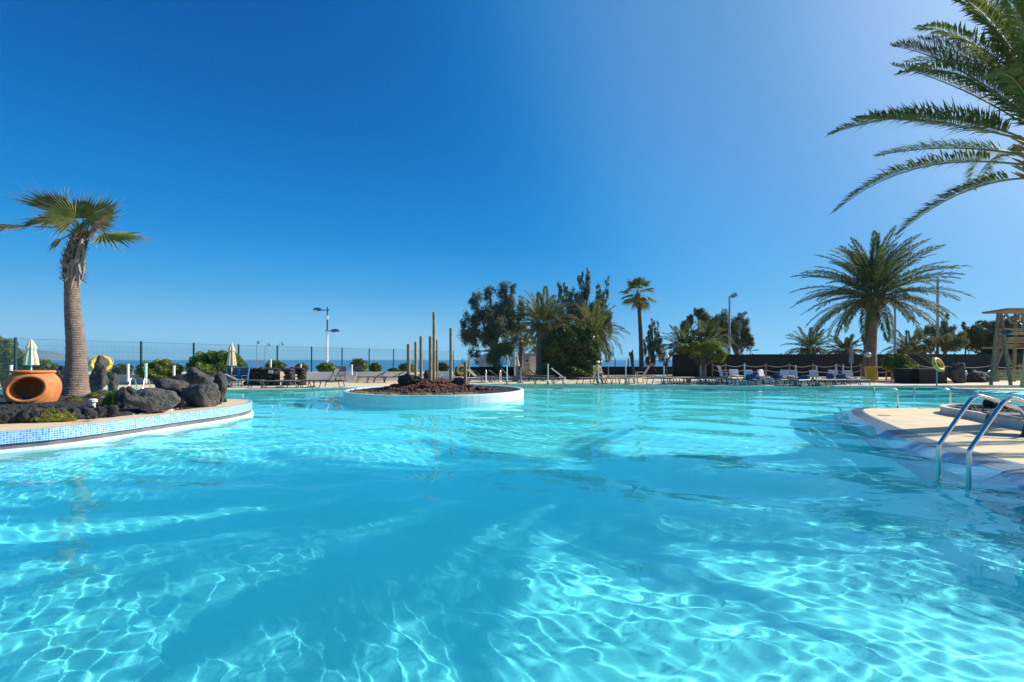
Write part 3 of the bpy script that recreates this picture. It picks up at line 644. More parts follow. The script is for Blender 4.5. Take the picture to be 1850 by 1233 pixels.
def arc(L_, bend, n=16, e=1.4):
    p = Vector((0, 0, 0)); out = [p.copy()]
    for i in range(n):
        a = -bend*((i+.5)/n)**e; p = p+Vector((math.cos(a), 0, math.sin(a)))*(L_/n); out.append(p.copy())
    return out
def frond_meshes(L_, leaf, nl, width, bends, seed, mt, r0=.03):
    out = []
    for i, bd in enumerate(bends):
        b = MB(); frond_into(b, arc(L_, bd), leaf, nl, width, seed+i, r0=r0, droop=.35, vee=.25); o = b.build('frond', [mt, M['rachis']]); out.append(o.data); bpy.data.objects.remove(o)
    return out
def trunk_mesh(h, r0, r1, lean=(0, 0), seed=0, n=18, flare=1.25, top_bulge=1.0):
    b = MB(); pts = []; rad = []; rnd = random.Random(seed)
    for i in range(n+1):
        s = i/n; pts.append(Vector((lean[0]*s*s, lean[1]*s*s, h*s))); r = r0+(r1-r0)*s; r *= 1+(flare-1)*math.exp(-s*9); r *= 1+.05*rnd.uniform(-1, 1)
        if s > .86: r *= 1+(top_bulge-1)*(s-.86)/.14
        rad.append(r)
    b.tube(pts, rad, 18); return b, pts
def palm(loc, h, r, L_, nf, label, seed, leaf=.42, nl=46, width=.045, mt=None, emax=82, emin=-35, lean=(0, 0), group=None, boots=True, tmat=None, name='canary_palm', stub=True, bends=(.55, .8, 1.05, 1.35, 1.7), topshrink=1.0):
    rnd = random.Random(seed); t = thing(name, loc, label, 'palm tree', group)
    b, pts = trunk_mesh(h, r, r*.85, lean, seed, top_bulge=1.5); b.build('trunk', tmat or M['bark'], t, True); top = pts[-1]
    if boots:
        b = MB(); b.blob((top.x, top.y, top.z-.05*L_), (r*1.75, r*1.75, .13*L_), seed, 3, .25, 3)
        for k in range(46):
            a = k*2.4; z = top.z-.14*L_+.26*L_*(k/46); rr = r*(1.45+.25*math.sin(math.pi*k/46)); p = Vector((top.x+rr*math.cos(a)*.8, top.y+rr*math.sin(a)*.8, z)); d = Vector((math.cos(a), math.sin(a), .9))
            b.tube([p, p+d*.11*L_*rnd.uniform(.6, 1.2)], [.035*L_*.35, .01], 4)
        b.build('leaf_base_crown', M['boot'], t)
    key = frond_meshes(L_, leaf, nl, width, bends, seed, mt or M['frond_far'], .011*L_**.6)
    for k in range(nf):
        s = (k+.5)/nf; el = R(emax-(emax-emin)*s**1.05+rnd.uniform(-6, 6)); az = k*2.399963+rnd.uniform(-.15, .15)
        o = bpy.data.objects.new('frond', key[min(len(key)-1, int(s*len(key)*.999))] if rnd.random() < .7 else rnd.choice(key)); COL.objects.link(o); o.parent = t
        o.location = (top.x+r*.5*math.cos(az), top.y+r*.5*math.sin(az), top.z+.05*L_*(1-s)); o.rotation_euler = (rnd.uniform(-.25, .25), -el, az); sc = rnd.uniform(.85, 1.08)*(topshrink+(1-topshrink)*min(1, s*2.2)); o.scale = (sc, sc, sc)
    return t
# foreground palm at the right edge
ta, tb = G(1850, 768, ZR), G(1620, 790, ZR); dd = (ta-tb).normalized(); FP = ta+dd*1.0
FP.z = ZR+.15; hub = AT(1893, 270, FP.y+.95); H0 = hub.z-FP.z
t = thing('date_palm', FP, 'big foreground date palm whose long fronds reach in from the upper right corner', 'palm tree')
b, pts = trunk_mesh(H0-.2, .30, .26, (hub.x-FP.x, hub.y-FP.y), 3, n=30, top_bulge=1.5); b.build('trunk', M['bark'], t, True)
hl = hub-FP
b = MB(); b.blob(hl-Vector((0, 0, .25)), (.42, .42, .6), 4, 3, .3, 3); rnd = random.Random(8)
for k in range(60):
    a = k*2.4; z = hl.z-.75+1.0*k/60; p = Vector((hl.x+.33*math.cos(a), hl.y+.33*math.sin(a), z)); b.tube([p, p+Vector((math.cos(a), math.sin(a), .9))*.35], [.05, .012], 5)
b.build('leaf_base_crown', M['stalk_brown'], t)
def bez(P0, Pm, P2, n=22):
    C1 = 2*Pm-.5*(P0+P2); return [(1-s)**2*P0+2*s*(1-s)*C1+s*s*P2 for s in [i/n for i in range(n+1)]]
FR = [((1500, 243), (1690, 212), 1.8, (1885, 268), 1.0), ((1548, 215), (1720, 226), -.4, (1880, 262), .9), ((1583, 283), (1715, 268), 3.4, (1880, 286), .8), ((1508, 383), (1668, 302), .9, (1880, 303), .95), ((1622, 424), (1745, 346), 1.2, (1880, 322), .95),
      ((1613, 84), (1735, 128), .8, (1885, 235), 1.05), ((1612, 118), (1750, 168), 2.4, (1885, 248), 1.0), ((1660, 70), (1790, 130), 1.6, (1885, 232), 1.15), ((1768, -30), (1825, 95), .2, (1888, 215), 1.35), ((1800, -110), (1850, 60), 2.6, (1890, 205), 1.3),
      ((1757, 345), (1795, 288), 5.0, (1880, 290), 1.1), ((1700, -60), (1800, 60), 2.5, (1890, 225), 1.1), ((1590, 60), (1755, 190), -2.4, (1885, 255), .9)]
for i, (tp, mp_, dy, h0, lf) in enumerate(FR[:12]):
    P0 = AT(h0[0], h0[1], hub.y); P2 = AT(tp[0], tp[1], hub.y+dy); Pm = AT(mp_[0], mp_[1], hub.y+dy*.45)
    b = MB(); frond_into(b, [p-FP for p in bez(P0, Pm, P2)], .62*lf, 200, .036, 30+i, vee=.5, swee=.62, r0=.032, s0=.20, droop=.3, upv=Vector((.15, -.75 if i < 8 else -.95, .55)).normalized() if i in (5, 6, 7, 8, 9, 11) else None)
    b.build('frond', [M['frond'], M['rachis']], t)
rnd = random.Random(12)
for i in range(54):
    az = R(rnd.uniform(-150, 15)); el = R(rnd.uniform(-20, 80)) if i > 12 else R(rnd.uniform(45, 85))
    if math.cos(az) < 0: el = R(rnd.uniform(20, 62))
    if 28 <= i < 34: az = R(rnd.uniform(120, 235)); el = R(rnd.uniform(52, 80))
    if i >= 48: az = R(rnd.uniform(110, 250)); el = R(rnd.uniform(64, 84))
    elif i >= 34: az = R(-128+9.5*(i-34)); el = R((4, 20, 36)[i % 3])
    pl = arc(5.0*rnd.uniform(.85, 1.05), rnd.uniform(.7, 1.3), 18); mt = Matrix.Rotation(az, 3, 'Z') @ Matrix.Rotation(-el, 3, 'Y')
    b = MB(); frond_into(b, [mt @ p+hl for p in pl], .5, 95, .055, 60+i, vee=.3, r0=.03, droop=.3)
    b.build('frond', [M['frond'], M['rachis']], t)

# fan palm leaves
def fan_into(b, hub, d, nrm, rad, seed, spread=115, nseg=30, droop=.25, fray=.22, tipm=2):
    rnd = random.Random(seed); d = Vector(d).normalized(); nrm = Vector(nrm).normalized(); s = d.cross(nrm).normalized(); nrm = s.cross(d).normalized()
    ring = []
    for i in range(nseg+1):
        a = R(-spread+2*spread*i/nseg); dr = d*math.cos(a)+s*math.sin(a); fl = (.55+.45*math.cos(a*.55))
        ring.append((dr, fl, (1 if i % 2 else -1)))
    for i in range(nseg):
        (d0, f0, z0), (d1, f1, z1) = ring[i], ring[i+1]
        m0 = hub+d0*rad*.62*f0+nrm*z0*rad*.022+Vector((0, 0, -droop*rad*.12)); m1 = hub+d1*rad*.62*f1+nrm*z1*rad*.022+Vector((0, 0, -droop*rad*.12))
        b.mi = 0; b.add([hub, m0, m1], [(0, 1, 2)])
        dm = (d0+d1).normalized(); ln = rad*(f0+f1)/2*rnd.uniform(.88, 1.05); tip = hub+dm*ln+Vector((0, 0, -droop*rad*rnd.uniform(.15, .5)))+nrm*rnd.gauss(0, .03)*rad
        b.add([m0, tip, m1], [(0, 1, 2)])
        if rnd.random() < fray*3:
            b.mi = tipm; t2 = tip+dm*rad*rnd.uniform(.08, fray)+Vector((rnd.gauss(0, .05), rnd.gauss(0, .05), rnd.uniform(-.25, .12)))*rad*.6
            q0 = hub+(tip-hub)*.86; wv = (m1-m0)*.12; b.add([q0-wv, t2, q0+wv], [(0, 1, 2)])
# left leaning fan palm
LPm = G(136, 714, ZB); LPm.z -= .05; Yp = LPm.y; k = Yp/F
t = thing('fan_palm', LPm, 'wind bent fan palm with ragged leaves on the left terrace bed', 'palm tree')
cl = [(136, 714, 33), (136, 700, 29), (137, 680, 25.5), (138, 655, 22.5), (137, 625, 20.5), (134, 590, 19), (131, 555, 17), (130, 525, 16), (131, 505, 17)]
pts = smooth_line([AT(x, y, Yp)-LPm for x, y, _ in cl], 8); rr = [.68*float(v) for v in np.interp(np.linspace(0, 1, len(pts)), np.linspace(0, 1, len(cl)), [c[2]*k for c in cl])]
b = MB(); b.tube(pts, [r*(1+.02*math.sin(i*1.9)) for i, r in enumerate(rr)], 28); 
tm = mat('ringed_palm_trunk', (.28, .20, .145), .9, .35, 5, .5, 24); nn = tm.node_tree.nodes; ll = tm.node_tree.links
wv = nn.new('ShaderNodeTexWave'); wv.bands_direction = 'Z'; wv.inputs['Scale'].default_value = 5.5; wv.inputs['Distortion'].default_value = 2.5; wv.inputs['Detail'].default_value = 3; wv.inputs['Detail Scale'].default_value = 3
cc = nn.new('ShaderNodeTexCoord'); ll.new(cc.outputs['Object'], wv.inputs[0]); bp2 = nn.new('ShaderNodeBump'); bp2.inputs['Strength'].default_value = .6; bp2.inputs['Distance'].default_value = .04
ll.new(wv.outputs[1], bp2.inputs['Height']); ll.new([x for x in nn if x.type == 'BUMP' and x != bp2][0].outputs[0], bp2.inputs['Normal']); ll.new(bp2.outputs[0], nn['Principled BSDF'].inputs['Normal'])
b.build('trunk', tm, t, True)
top = [AT(x, y, Yp)-LPm for x, y in ((131, 508), (131, 480), (136, 455), (146, 430), (150, 420))]
b = MB(); b.tube(smooth_line(top, 4), [q*k*.78 for q in (15, 16, 17, 17, 17, 17, 17, 17, 16, 16, 16, 15, 15, 14, 12, 10, 6)], 14); rnd = random.Random(3)
b.build('upper_trunk', M['darktrunk'], t)
tl = smooth_line(top, 12)
b = MB()
for i in range(420):
    q = rnd.random(); p = tl[int(q*(len(tl)-1))]; a = rnd.uniform(0, 6.28); r = 14*k*(1-.3*q); o = p+Vector((math.cos(a)*r, math.sin(a)*r, 0)); up = rnd.random() < .6
    d = Vector((math.cos(a)*.7, math.sin(a)*.7, .9 if up else -.5)); ln = rnd.uniform(6, 13)*k; s = d.cross(Vector((0, 0, 1))).normalized()*rnd.uniform(1.2, 3)*k
    b.mi = rnd.choice((0, 0, 1)); b.add([o-s, o+s, o+d*ln+s*.3, o+d*ln-s*.3], [(0, 1, 2, 3)])
tag(b.build('leaf_boots', [M['boot'], M['fan_tip']], t), kind='stuff')
b = MB()                                      # hanging grey husk strips
for (x0, y0, x1, y1, w_) in ((148, 432, 127, 500, 5), (150, 440, 150, 495, 4), (132, 470, 128, 522, 6), (140, 478, 142, 520, 7), (122, 485, 108, 470, 3), (150, 470, 148, 505, 4), (128, 475, 118, 508, 4)):
    P = [AT(x0, y0, Yp-.38)-LPm, AT((x0+x1)/2+2, (y0+y1)/2, Yp-.45)-LPm, AT(x1, y1, Yp-.42)-LPm]; b.tube(P, [w_*k*.5, w_*k*.6, w_*k*.25], 4)
b.build('husk_strips', M['fan_tip'], t)
C0 = AT(150, 420, Yp)-LPm
FL = [((118, 386), (62, 338), (.6, -.8, .9), 68, 'fan', 42, .3), ((112, 398), (44, 372), (.15, -.7, 1), 64, 'fan', 52, .9), ((122, 394), (66, 372), (.3, -1, .4), 50, 'fan_brown', 40, 1.0), ((150, 395), (150, 330), (0, -1, .2), 50, 'fan', 85, .1), ((128, 392), (112, 348), (.5, -1, .2), 42, 'fan', 80, .2), ((172, 402), (215, 352), (-.3, -1, .25), 62, 'fan', 100, .15), ((150, 400), (182, 395), (-.7, -.6, .6), 42, 'fan', 90, .3),
      ((185, 422), (255, 432), (0, -.5, 1), 66, 'fan', 75, .55), ((60, 410), (-60, 396), (0, -.25, 1), 112, 'fan_brown', 28, .5), ((112, 432), (88, 444), (.2, -.6, .8), 24, 'fan_brown', 60, .6), ((165, 400), (195, 412), (-.2, -1, .4), 34, 'fan_brown', 50, .9), ((135, 395), (95, 380), (.2, -1, .5), 50, 'fan', 80, .4)]
for i, (hb, dr, nr_, rd, mt_, spd, dp) in enumerate(FL):
    yo = [-.3, .5, .2, .1, .8, .3, -.6, .2, 0, -.2, -.7, -.9][i]
    hp = AT(hb[0], hb[1], Yp+yo)-LPm; dp_ = AT(dr[0], dr[1], Yp+yo*1.4)-LPm; dv = dp_-hp
    b = MB(); b.mi = 1; mid = (C0+hp)*.5+Vector((0, 0, .08)); b.tube([C0+Vector((0, yo*.1, -.1)), mid, hp], [.035, .025, .02], 5); b.mi = 0
    fan_into(b, hp, dv, nr_, rd*k, 90+i, spd, 38, dp*.8, .42)
    b.build('fan_leaf', [M[mt_], M['rachis'] if mt_ == 'fan' else M['fan_brown'], M['fan_tip']], t)

def fan_palm(px, yb, yt, Y, wpx, rpx, label, seed, nf=15, lean=(0, 0), skirt=True, name='fan_palm'):
    base = AT(px, yb, Y); k = Y/F; h = (yb-yt)*k; t = thing(name, base, label, 'palm tree'); rnd = random.Random(seed)
    b, pts = trunk_mesh(h, wpx*k/2, wpx*k*.36, lean, seed, flare=1.1, top_bulge=1.5); b.build('trunk', M['darktrunk'] if skirt else M['bark'], t, True); c = pts[-1]
    for i in range(nf):
        el = R(85-125*i/nf+rnd.uniform(-8, 8)); az = i*2.4; d = Vector((math.cos(az)*math.cos(el), math.sin(az)*math.cos(el), math.sin(el))); hp = c+d*rpx*k*.52; up = Vector((0, 0, 1))-d*d.z
        b = MB(); b.mi = 1; b.tube([c, c+d*rpx*k*.3, hp], [.03*k*20, .02*k*20, .015*k*20], 4); b.mi = 0
        fan_into(b, hp, (d+Vector((0, 0, -.25))), up, rpx*k*.62, seed*50+i, 85, 22, .8, .1)
        b.build('fan_leaf', [M['fan'], M['rachis'], M['fan_tip']], t)
    if skirt:
        b = MB()
        for i in range(80):
            a = rnd.uniform(0, 6.28); o = c+Vector((math.cos(a)*wpx*k*.5, math.sin(a)*wpx*k*.5, -rnd.uniform(0, 10)*k)); d = Vector((math.cos(a)*rnd.uniform(.1, .7), math.sin(a)*rnd.uniform(.1, .7), -1)); s = Vector((-math.sin(a), math.cos(a), 0))*2*k
            b.add([o-s, o+s, o+d*rnd.uniform(12, 26)*k], [(0, 1, 2)])
        tag(b.build('dead_leaf_skirt', M['stalk_brown'], t), kind='stuff')
    return t
fan_palm(1159, 668, 532, 46, 8.5, 34, 'tall slender fan palm with a small brown skirt, right of the big leafy clump', 5, nf=17, lean=(-.35, 0))
# round headed dark small fan palm by the umbrellas
fan_palm(941, 672, 612, 44, 9, 30, 'short dark fan palm behind the grey closed parasols', 6, nf=14, skirt=False)

def at_base(px, yb, Y): return AT(px, yb, Y)
# big date palm right of centre
Y = 36; bs = G(1571, 688, .1); bs = Vector(((1571-CX)/F*Y, Y, .1)); k = Y/F
palm(bs, (687-540)*k, 10.5*k, 128*k, 118, 'largest far date palm with a full round crown behind the yellow bin', 11, leaf=.50, nl=66, width=.075, emin=-22, mt=M['frond_far'], lean=(.3, 0), bends=(.9, .85, .85, .85, .9), emax=86, topshrink=.9)
# twin palms in the middle clump
Y = 40; k = Y/F
palm(Vector(((981-CX)/F*Y, Y, .1)), (684-590)*k, 13*k, 66*k, 52, 'olive green date palm rising at the left of the ivy clump', 12, leaf=.5, nl=40, width=.075, emin=-5, mt=M['frond_olive'], bends=(.5, .8, 1.1, 1.4, 1.6))
palm(Vector(((1072-CX)/F*(Y+1), Y+1, .1)), (682-604)*k, 11*k, 62*k, 46, 'date palm with arching fronds at the right of the ivy clump', 13, leaf=.5, nl=40, width=.07, emin=-30, mt=M['frond_olive'], bends=(.5, .8, 1.1, 1.5, 1.8))
Y = 45; k = Y/F
palm(Vector(((1236-CX)/F*Y, Y, .1)), (680-632)*k, 10*k, 52*k, 44, 'dark date palm at the left of the palm and tree group by the black screen', 14, leaf=.45, nl=34, width=.08, emin=-30)
palm(Vector(((1278-CX)/F*(Y+.5), Y+.5, .1)), (680-618)*k, 10*k, 48*k, 42, 'dark date palm standing right behind the bright green spreading tree', 15, leaf=.45, nl=34, width=.08, emin=-20)
Y = 54; k = Y/F
palm(Vector(((1464-CX)/F*Y, Y, .1)), (675-632)*k, 9*k, 44*k, 46, 'left of the two low palms looking over the black screen', 16, leaf=.42, nl=30, width=.1, emin=-30)
palm(Vector(((1527-CX)/F*Y, Y, .1)), (675-637)*k, 9*k, 34*k, 38, 'right of the two low palms looking over the black screen', 17, leaf=.4, nl=30, width=.1, emin=-30)
palm(Vector(((1642-CX)/F*Y, Y, .1)), (675-634)*k, 9*k, 40*k, 40, 'low palm over the black screen between the two floodlight masts at the right', 18, leaf=.42, nl=30, width=.1, emin=-25)
palm(Vector(((968-CX)/F*47, 47, .1)), 2.6, .22, 1.9, 26, 'small drooping dark palm squeezed behind the beige hut', 19, leaf=.35, nl=26, width=.06, emin=-40, bends=(.9, 1.3, 1.7))

# ------------------------------------------------------------------ broadleaf trees and shrubs
def clumpy(blobs, rnd, per=9, f=.34, up=1.0):
    out = []
    for c, d in blobs:
        for _ in range(per):
            u = Vector((rnd.gauss(0, 1), rnd.gauss(0, 1), rnd.gauss(0, 1))).normalized()*rnd.uniform(.2, 1.0); g = f*rnd.uniform(.5, 1.3)
            m_ = min(d); out.append(((c[0]+u.x*d[0], c[1]+u.y*d[1], c[2]+u.z*d[2]), (m_*g, m_*g, m_*g*up)))
    return out
def leafcloud(b, blobs, n, size, rnd, mids=2, elong=1.0, shell=.45, updir=0.0):
    vol = [x[1][0]*x[1][1]*x[1][2] for x in blobs]; tot = sum(v**.7 for v in vol)
    for (c, d), v in zip(blobs, vol):
        for _ in range(int(n*v**.7/tot)):
            u = Vector((rnd.gauss(0, 1), rnd.gauss(0, 1), rnd.gauss(0, 1))).normalized(); r = shell+(1-shell)*rnd.random()**.7; r *= 1+.18*math.sin(u.x*7+u.z*5+c[0])
            p = Vector(c)+Vector((u.x*d[0]*r, u.y*d[1]*r, u.z*d[2]*r)); a = Vector((rnd.gauss(0, 1), rnd.gauss(0, 1), rnd.gauss(0, .7)+updir)).normalized(); s = a.orthogonal().normalized(); s = (s*math.cos(rnd.random()*6)+a.cross(s)*math.sin(rnd.random()*6)).normalized()
            ll_ = size*rnd.uniform(.6, 1.4)*elong; ww = size*rnd.uniform(.3, .6)
            b.mi = 0 if rnd.random() < .62 else rnd.randrange(1, mids); b.add([p-a*ll_*.5, p+s*ww*.5, p+a*ll_*.5, p-s*ww*.5], [(0, 1, 2, 3)])
def tree(name, px, yb, Y, blobs_px, label, seed, n, size, mats, trunk=(6, 3), limbs=6, elong=1.0, updir=0.0, cat='tree', shell=.35, stems=None, depthk=.8, zbase=None):
    rnd = random.Random(seed); k = Y/F; base = Vector(((px-CX)/F*Y, Y, EYE-(yb-HOR)*k)); t = thing(name, base, label, cat)
    bl = [(((x-px)*k, rnd.uniform(-.5, .5)*rx*k, (yb-y)*k), (rx*k, rx*k*depthk, ry*k)) for x, y, rx, ry in blobs_px]
    b = MB(); b.mi = 0; leafcloud(b, clumpy(bl, rnd, 14 if n > 3000 else 10, .50, 1.0+updir*1.3), int(n*4), size*.44, rnd, len(mats), elong, 0, updir)
    b.build('crown', mats, t)
    b = MB(); cz = sum(x[0][2] for x in bl)/len(bl)
    for sx, w_ in (stems or [(0, trunk[0])]):
        fork = Vector((sx*k*.4, 0, cz*.45)); b.tube([Vector((sx*k*.15, 0, -.1)), Vector((sx*k*.25, 0, cz*.2)), fork], [w_*k*.6, w_*k*.5, w_*k*.42], 8)
        for c, d in sorted(bl, key=lambda q: rnd.random())[:limbs]:
            c = Vector(c); e = c+Vector((0, 0, d[2]*.3)); b.tube(smooth_line([fork, fork.lerp(c, .5)+Vector((rnd.gauss(0, .1), rnd.gauss(0, .1), .1)), e], 3), [w_*k*.32*(1-.8*i/6) for i in range(7)], 5)
    b.build('trunk', M['darktrunk'], t); return t
cas = [M['leafA'], M['leafA2']]
tree('casuarina_tree', 893, 682, 50, [(858, 580, 22, 30), (875, 560, 22, 32), (893, 565, 24, 30), (915, 545, 22, 34), (905, 590, 30, 30), (935, 575, 22, 34), (850, 605, 20, 26), (880, 615, 26, 26), (925, 610, 28, 34), (862, 640, 14, 18), (855, 545, 10, 16), (885, 530, 10, 18), (927, 522, 8, 18), (840, 590, 12, 12), (945, 560, 12, 26), (910, 528, 12, 18)],
     'wide dark casuarina tree with loose clumps, leftmost of the tree group', 21, 11000, .34, cas, (9, 4), 10, 1.6, .3, shell=.1)
tree('casuarina_tree', 1052, 684, 52, [(1015, 540, 9, 34), (1030, 548, 10, 36), (1046, 540, 10, 44), (1058, 520, 9, 38), (1063, 505, 6, 26), (1075, 560, 14, 44), (1092, 545, 8, 40), (1097, 525, 5, 26), (1082, 540, 6, 34), (1040, 575, 24, 34), (1070, 590, 26, 34), (1095, 585, 12, 30), (1022, 525, 5, 22), (1050, 505, 5, 22), (1012, 575, 14, 24), (1085, 610, 14, 24)],
     'grey green tree with tall spiky tips behind the ivy clump', 22, 12000, .32, cas, (9, 4), 12, 1.9, 1.0, shell=.05)
tree('feathery_tree', 1181, 672, 50, [(1172, 605, 6, 18), (1179, 600, 7, 24), (1186, 605, 6, 24), (1190, 622, 8, 18), (1170, 628, 9, 14), (1180, 630, 12, 18), (1194, 640, 8, 12), (1176, 648, 10, 10), (1188, 590, 3, 14), (1177, 588, 3, 14)],
     'small airy grey green tree right of the tall fan palm', 23, 2600, .26, cas, (3.5, 2), 8, 1.8, .9, shell=0)
tree('round_tree', 903, 690, 39, [(900, 635, 18, 14), (890, 642, 14, 12), (912, 640, 14, 14), (902, 626, 12, 8), (897, 652, 14, 8)], 'small round mid green tree with a leaning stem before the casuarina', 24, 5200, .17, [M['leafG'], M['leafA2']], (5, 3), 5, 1.4, .6, stems=[(-3, 5), (3, 4)])
tree('hazy_tree', 1262, 676, 58, [(1245, 577, 8, 10), (1262, 565, 12, 10), (1275, 578, 16, 14), (1290, 585, 14, 14), (1240, 590, 12, 14), (1305, 590, 10, 16)], 'blue green treetop showing above the dark palms', 25, 4200, .34, cas, (6, 3), 5, 1.5, .5, shell=.1)
tree('hazy_tree', 1330, 676, 58, [(1305, 578, 14, 16), (1335, 580, 14, 18), (1322, 600, 20, 20), (1345, 605, 14, 22), (1352, 622, 10, 16), (1310, 615, 16, 20), (1335, 625, 16, 16)], 'grey green tree standing behind the two tall floodlights', 26, 5200, .36, cas, (6, 3), 6, 1.5, .4, shell=.1)
tree('spreading_tree', 1268, 690, 41, [(1228, 628, 12, 8), (1245, 630, 14, 8), (1262, 640, 14, 8), (1285, 628, 16, 12), (1300, 636, 12, 12), (1295, 648, 12, 8), (1280, 622, 12, 8), (1265, 630, 14, 8), (1306, 645, 8, 8), (1255, 622, 10, 6)],
     'bright green umbrella shaped tree with several stems before the black screen', 27, 8000, .20, [M['leafG'], M['leafG2']], (5, 3), 6, 1.2, 0, stems=[(-12, 3.5), (0, 5), (10, 4)])
tree('conifer_tree', 1708, 676, 62, [(1708, 575, 5, 14), (1704, 592, 12, 10), (1716, 598, 12, 8), (1690, 600, 10, 10), (1708, 612, 20, 10), (1675, 598, 10, 10), (1664, 605, 10, 8), (1683, 612, 14, 10)], 'dark layered conifer top between the masts and the bougainvillea', 28, 3600, .36, cas, (5, 3), 5, 1.6, .3, shell=.05)
tree('olive_tree', 1690, 690, 38, [(1655, 628, 20, 10), (1680, 622, 22, 12), (1705, 618, 22, 12), (1725, 622, 18, 12), (1640, 632, 12, 8), (1668, 634, 20, 8), (1715, 630, 16, 8), (1740, 612, 14, 14)], 'leaning olive green tree over the black planters at the right', 29, 8000, .17, [M['leafD2'], M['leafA2'], M['dry']], (6, 3), 6, 1.3, 0, stems=[(-8, 5), (6, 4)])
tree('young_conifer', 1744, 676, 62, [(1742, 592, 5, 12), (1745, 602, 8, 10)], 'small blue grey treetop just left of the bougainvillea', 30, 900, .3, cas, (4, 2), 2, 1.6, .3, shell=0)
def shrub(px, yb, Y, blobs_px, label, seed, n, size, mats, cat='shrub', name='shrub', zb=None):
    rnd = random.Random(seed); k = Y/F; base = Vector(((px-CX)/F*Y, Y, EYE-(yb-HOR)*k)); t = thing(name, base, label, cat)
    bl = [(((x-px)*k, rnd.uniform(-.3, .3)*rx*k, (yb-y)*k), (rx*k, rx*k*.75, ry*k)) for x, y, rx, ry in blobs_px]
    b = MB(); leafcloud(b, bl, n, size, rnd, len(mats), 1.2, .82)
    b.build('foliage', mats, t); b = MB()
    for c, d in bl: b.blob(c, [q*.82 for q in d], seed, 2, .3)
    for c, d in bl[:4]: b.tube([(c[0]*.4, c[1]*.4, -.1), (c[0]*.7, c[1]*.7, c[2]*.5), c], [.05, .04, .02], 5)
    b.build('inner_branches', mats[0], t, True); return t
gr = [M['leafG'], M['leafG2'], M['leafD']]
shrub(1030, 690, 37.5, [(1000, 632, 24, 26), (1030, 612, 28, 24), (1058, 620, 24, 26), (1020, 650, 30, 30), (1055, 655, 28, 30), (1000, 665, 22, 22), (1072, 640, 12, 26), (1040, 672, 40, 14), (1045, 600, 20, 14), (1010, 605, 16, 14)], 'massive dark ivy covered clump between the two olive palms', 41, 24000, .22, [M['leafD'], M['leafD2'], M['leafG']], 'ivy clump', 'ivy_clump')
shrub(5, 700, 27, [(0, 650, 26, 34), (25, 662, 24, 30), (50, 668, 24, 24), (80, 670, 22, 18), (-30, 640, 30, 40), (100, 674, 14, 14), (10, 625, 14, 12)], 'tall dense green hedge at the left frame edge behind the pot', 42, 20000, .13, gr, 'hedge', 'hedge')
shrub(225, 700, 30, [(205, 672, 16, 12), (222, 670, 14, 12), (190, 675, 12, 12)], 'low green hedge just right of the yellow life ring', 43, 5000, .12, gr, 'hedge', 'hedge')
shrub(290, 700, 30, [(270, 668, 18, 14), (292, 664, 18, 14), (312, 670, 14, 12), (285, 674, 30, 12)], 'green hedge with pale blossoms right of the tall white posts', 44, 8000, .12, [*gr[:2], M['dry']], 'hedge', 'hedge')
shrub(392, 700, 31, [(370, 655, 22, 18), (392, 650, 24, 16), (415, 655, 22, 18), (432, 665, 14, 14), (395, 668, 44, 14), (352, 664, 12, 12)], 'large rounded bright green bush beside the beige closed parasol', 45, 16000, .12, gr)
for i, (px, y, rx, ry, Y, lb) in enumerate(((498, 662, 17, 9, 34, 'rounded green shrub over the dark lava wall'), (545, 666, 10, 8, 35, 'scruffy small shrub at the right end of the lava wall'), (590, 666, 18, 10, 36, 'round dark green shrub at the foot of the double street lamp'), (648, 662, 15, 13, 37, 'round shrub behind the two taupe chairs'), (678, 666, 11, 9, 38, 'small bright shrub behind the white wall, right of the chairs'),
        (735, 666, 14, 9, 40, 'shrub just behind the leftmost island pole'), (800, 664, 10, 8, 42, 'shrub seen between the two tallest right poles'), (712, 670, 10, 4, 39, 'flat yellowish low shrub left of the island poles'), (842, 676, 22, 8, 44, 'dark low shrub behind the stubby island pole'))):
    shrub(px, y+ry+4, Y, [(px-rx*.35, y, rx*.7, ry), (px+rx*.35, y+1, rx*.7, ry*.9), (px, y-1, rx*.6, ry)], lb, 50+i, 1500, .15, gr)
shrub(1623, 690, 33, [(1608, 655, 14, 12), (1625, 652, 16, 12), (1640, 660, 14, 10), (1620, 664, 24, 8)], 'leafy green shrub with pale blossoms above the black planter boxes', 61, 7000, .13, [M['leafG'], M['leafG2'], M['dry']])
shrub(1790, 690, 44, [(1745, 615, 16, 14), (1765, 605, 20, 16), (1790, 598, 24, 18), (1820, 592, 26, 18), (1850, 595, 26, 20), (1800, 620, 40, 20), (1840, 640, 36, 34), (1880, 610, 30, 40), (1795, 650, 30, 26)], 'huge dark bougainvillea mound behind the timber tower', 62, 22000, .20, [M['leafD'], M['leafD2'], M['bougain']], 'bougainvillea', 'bougainvillea')

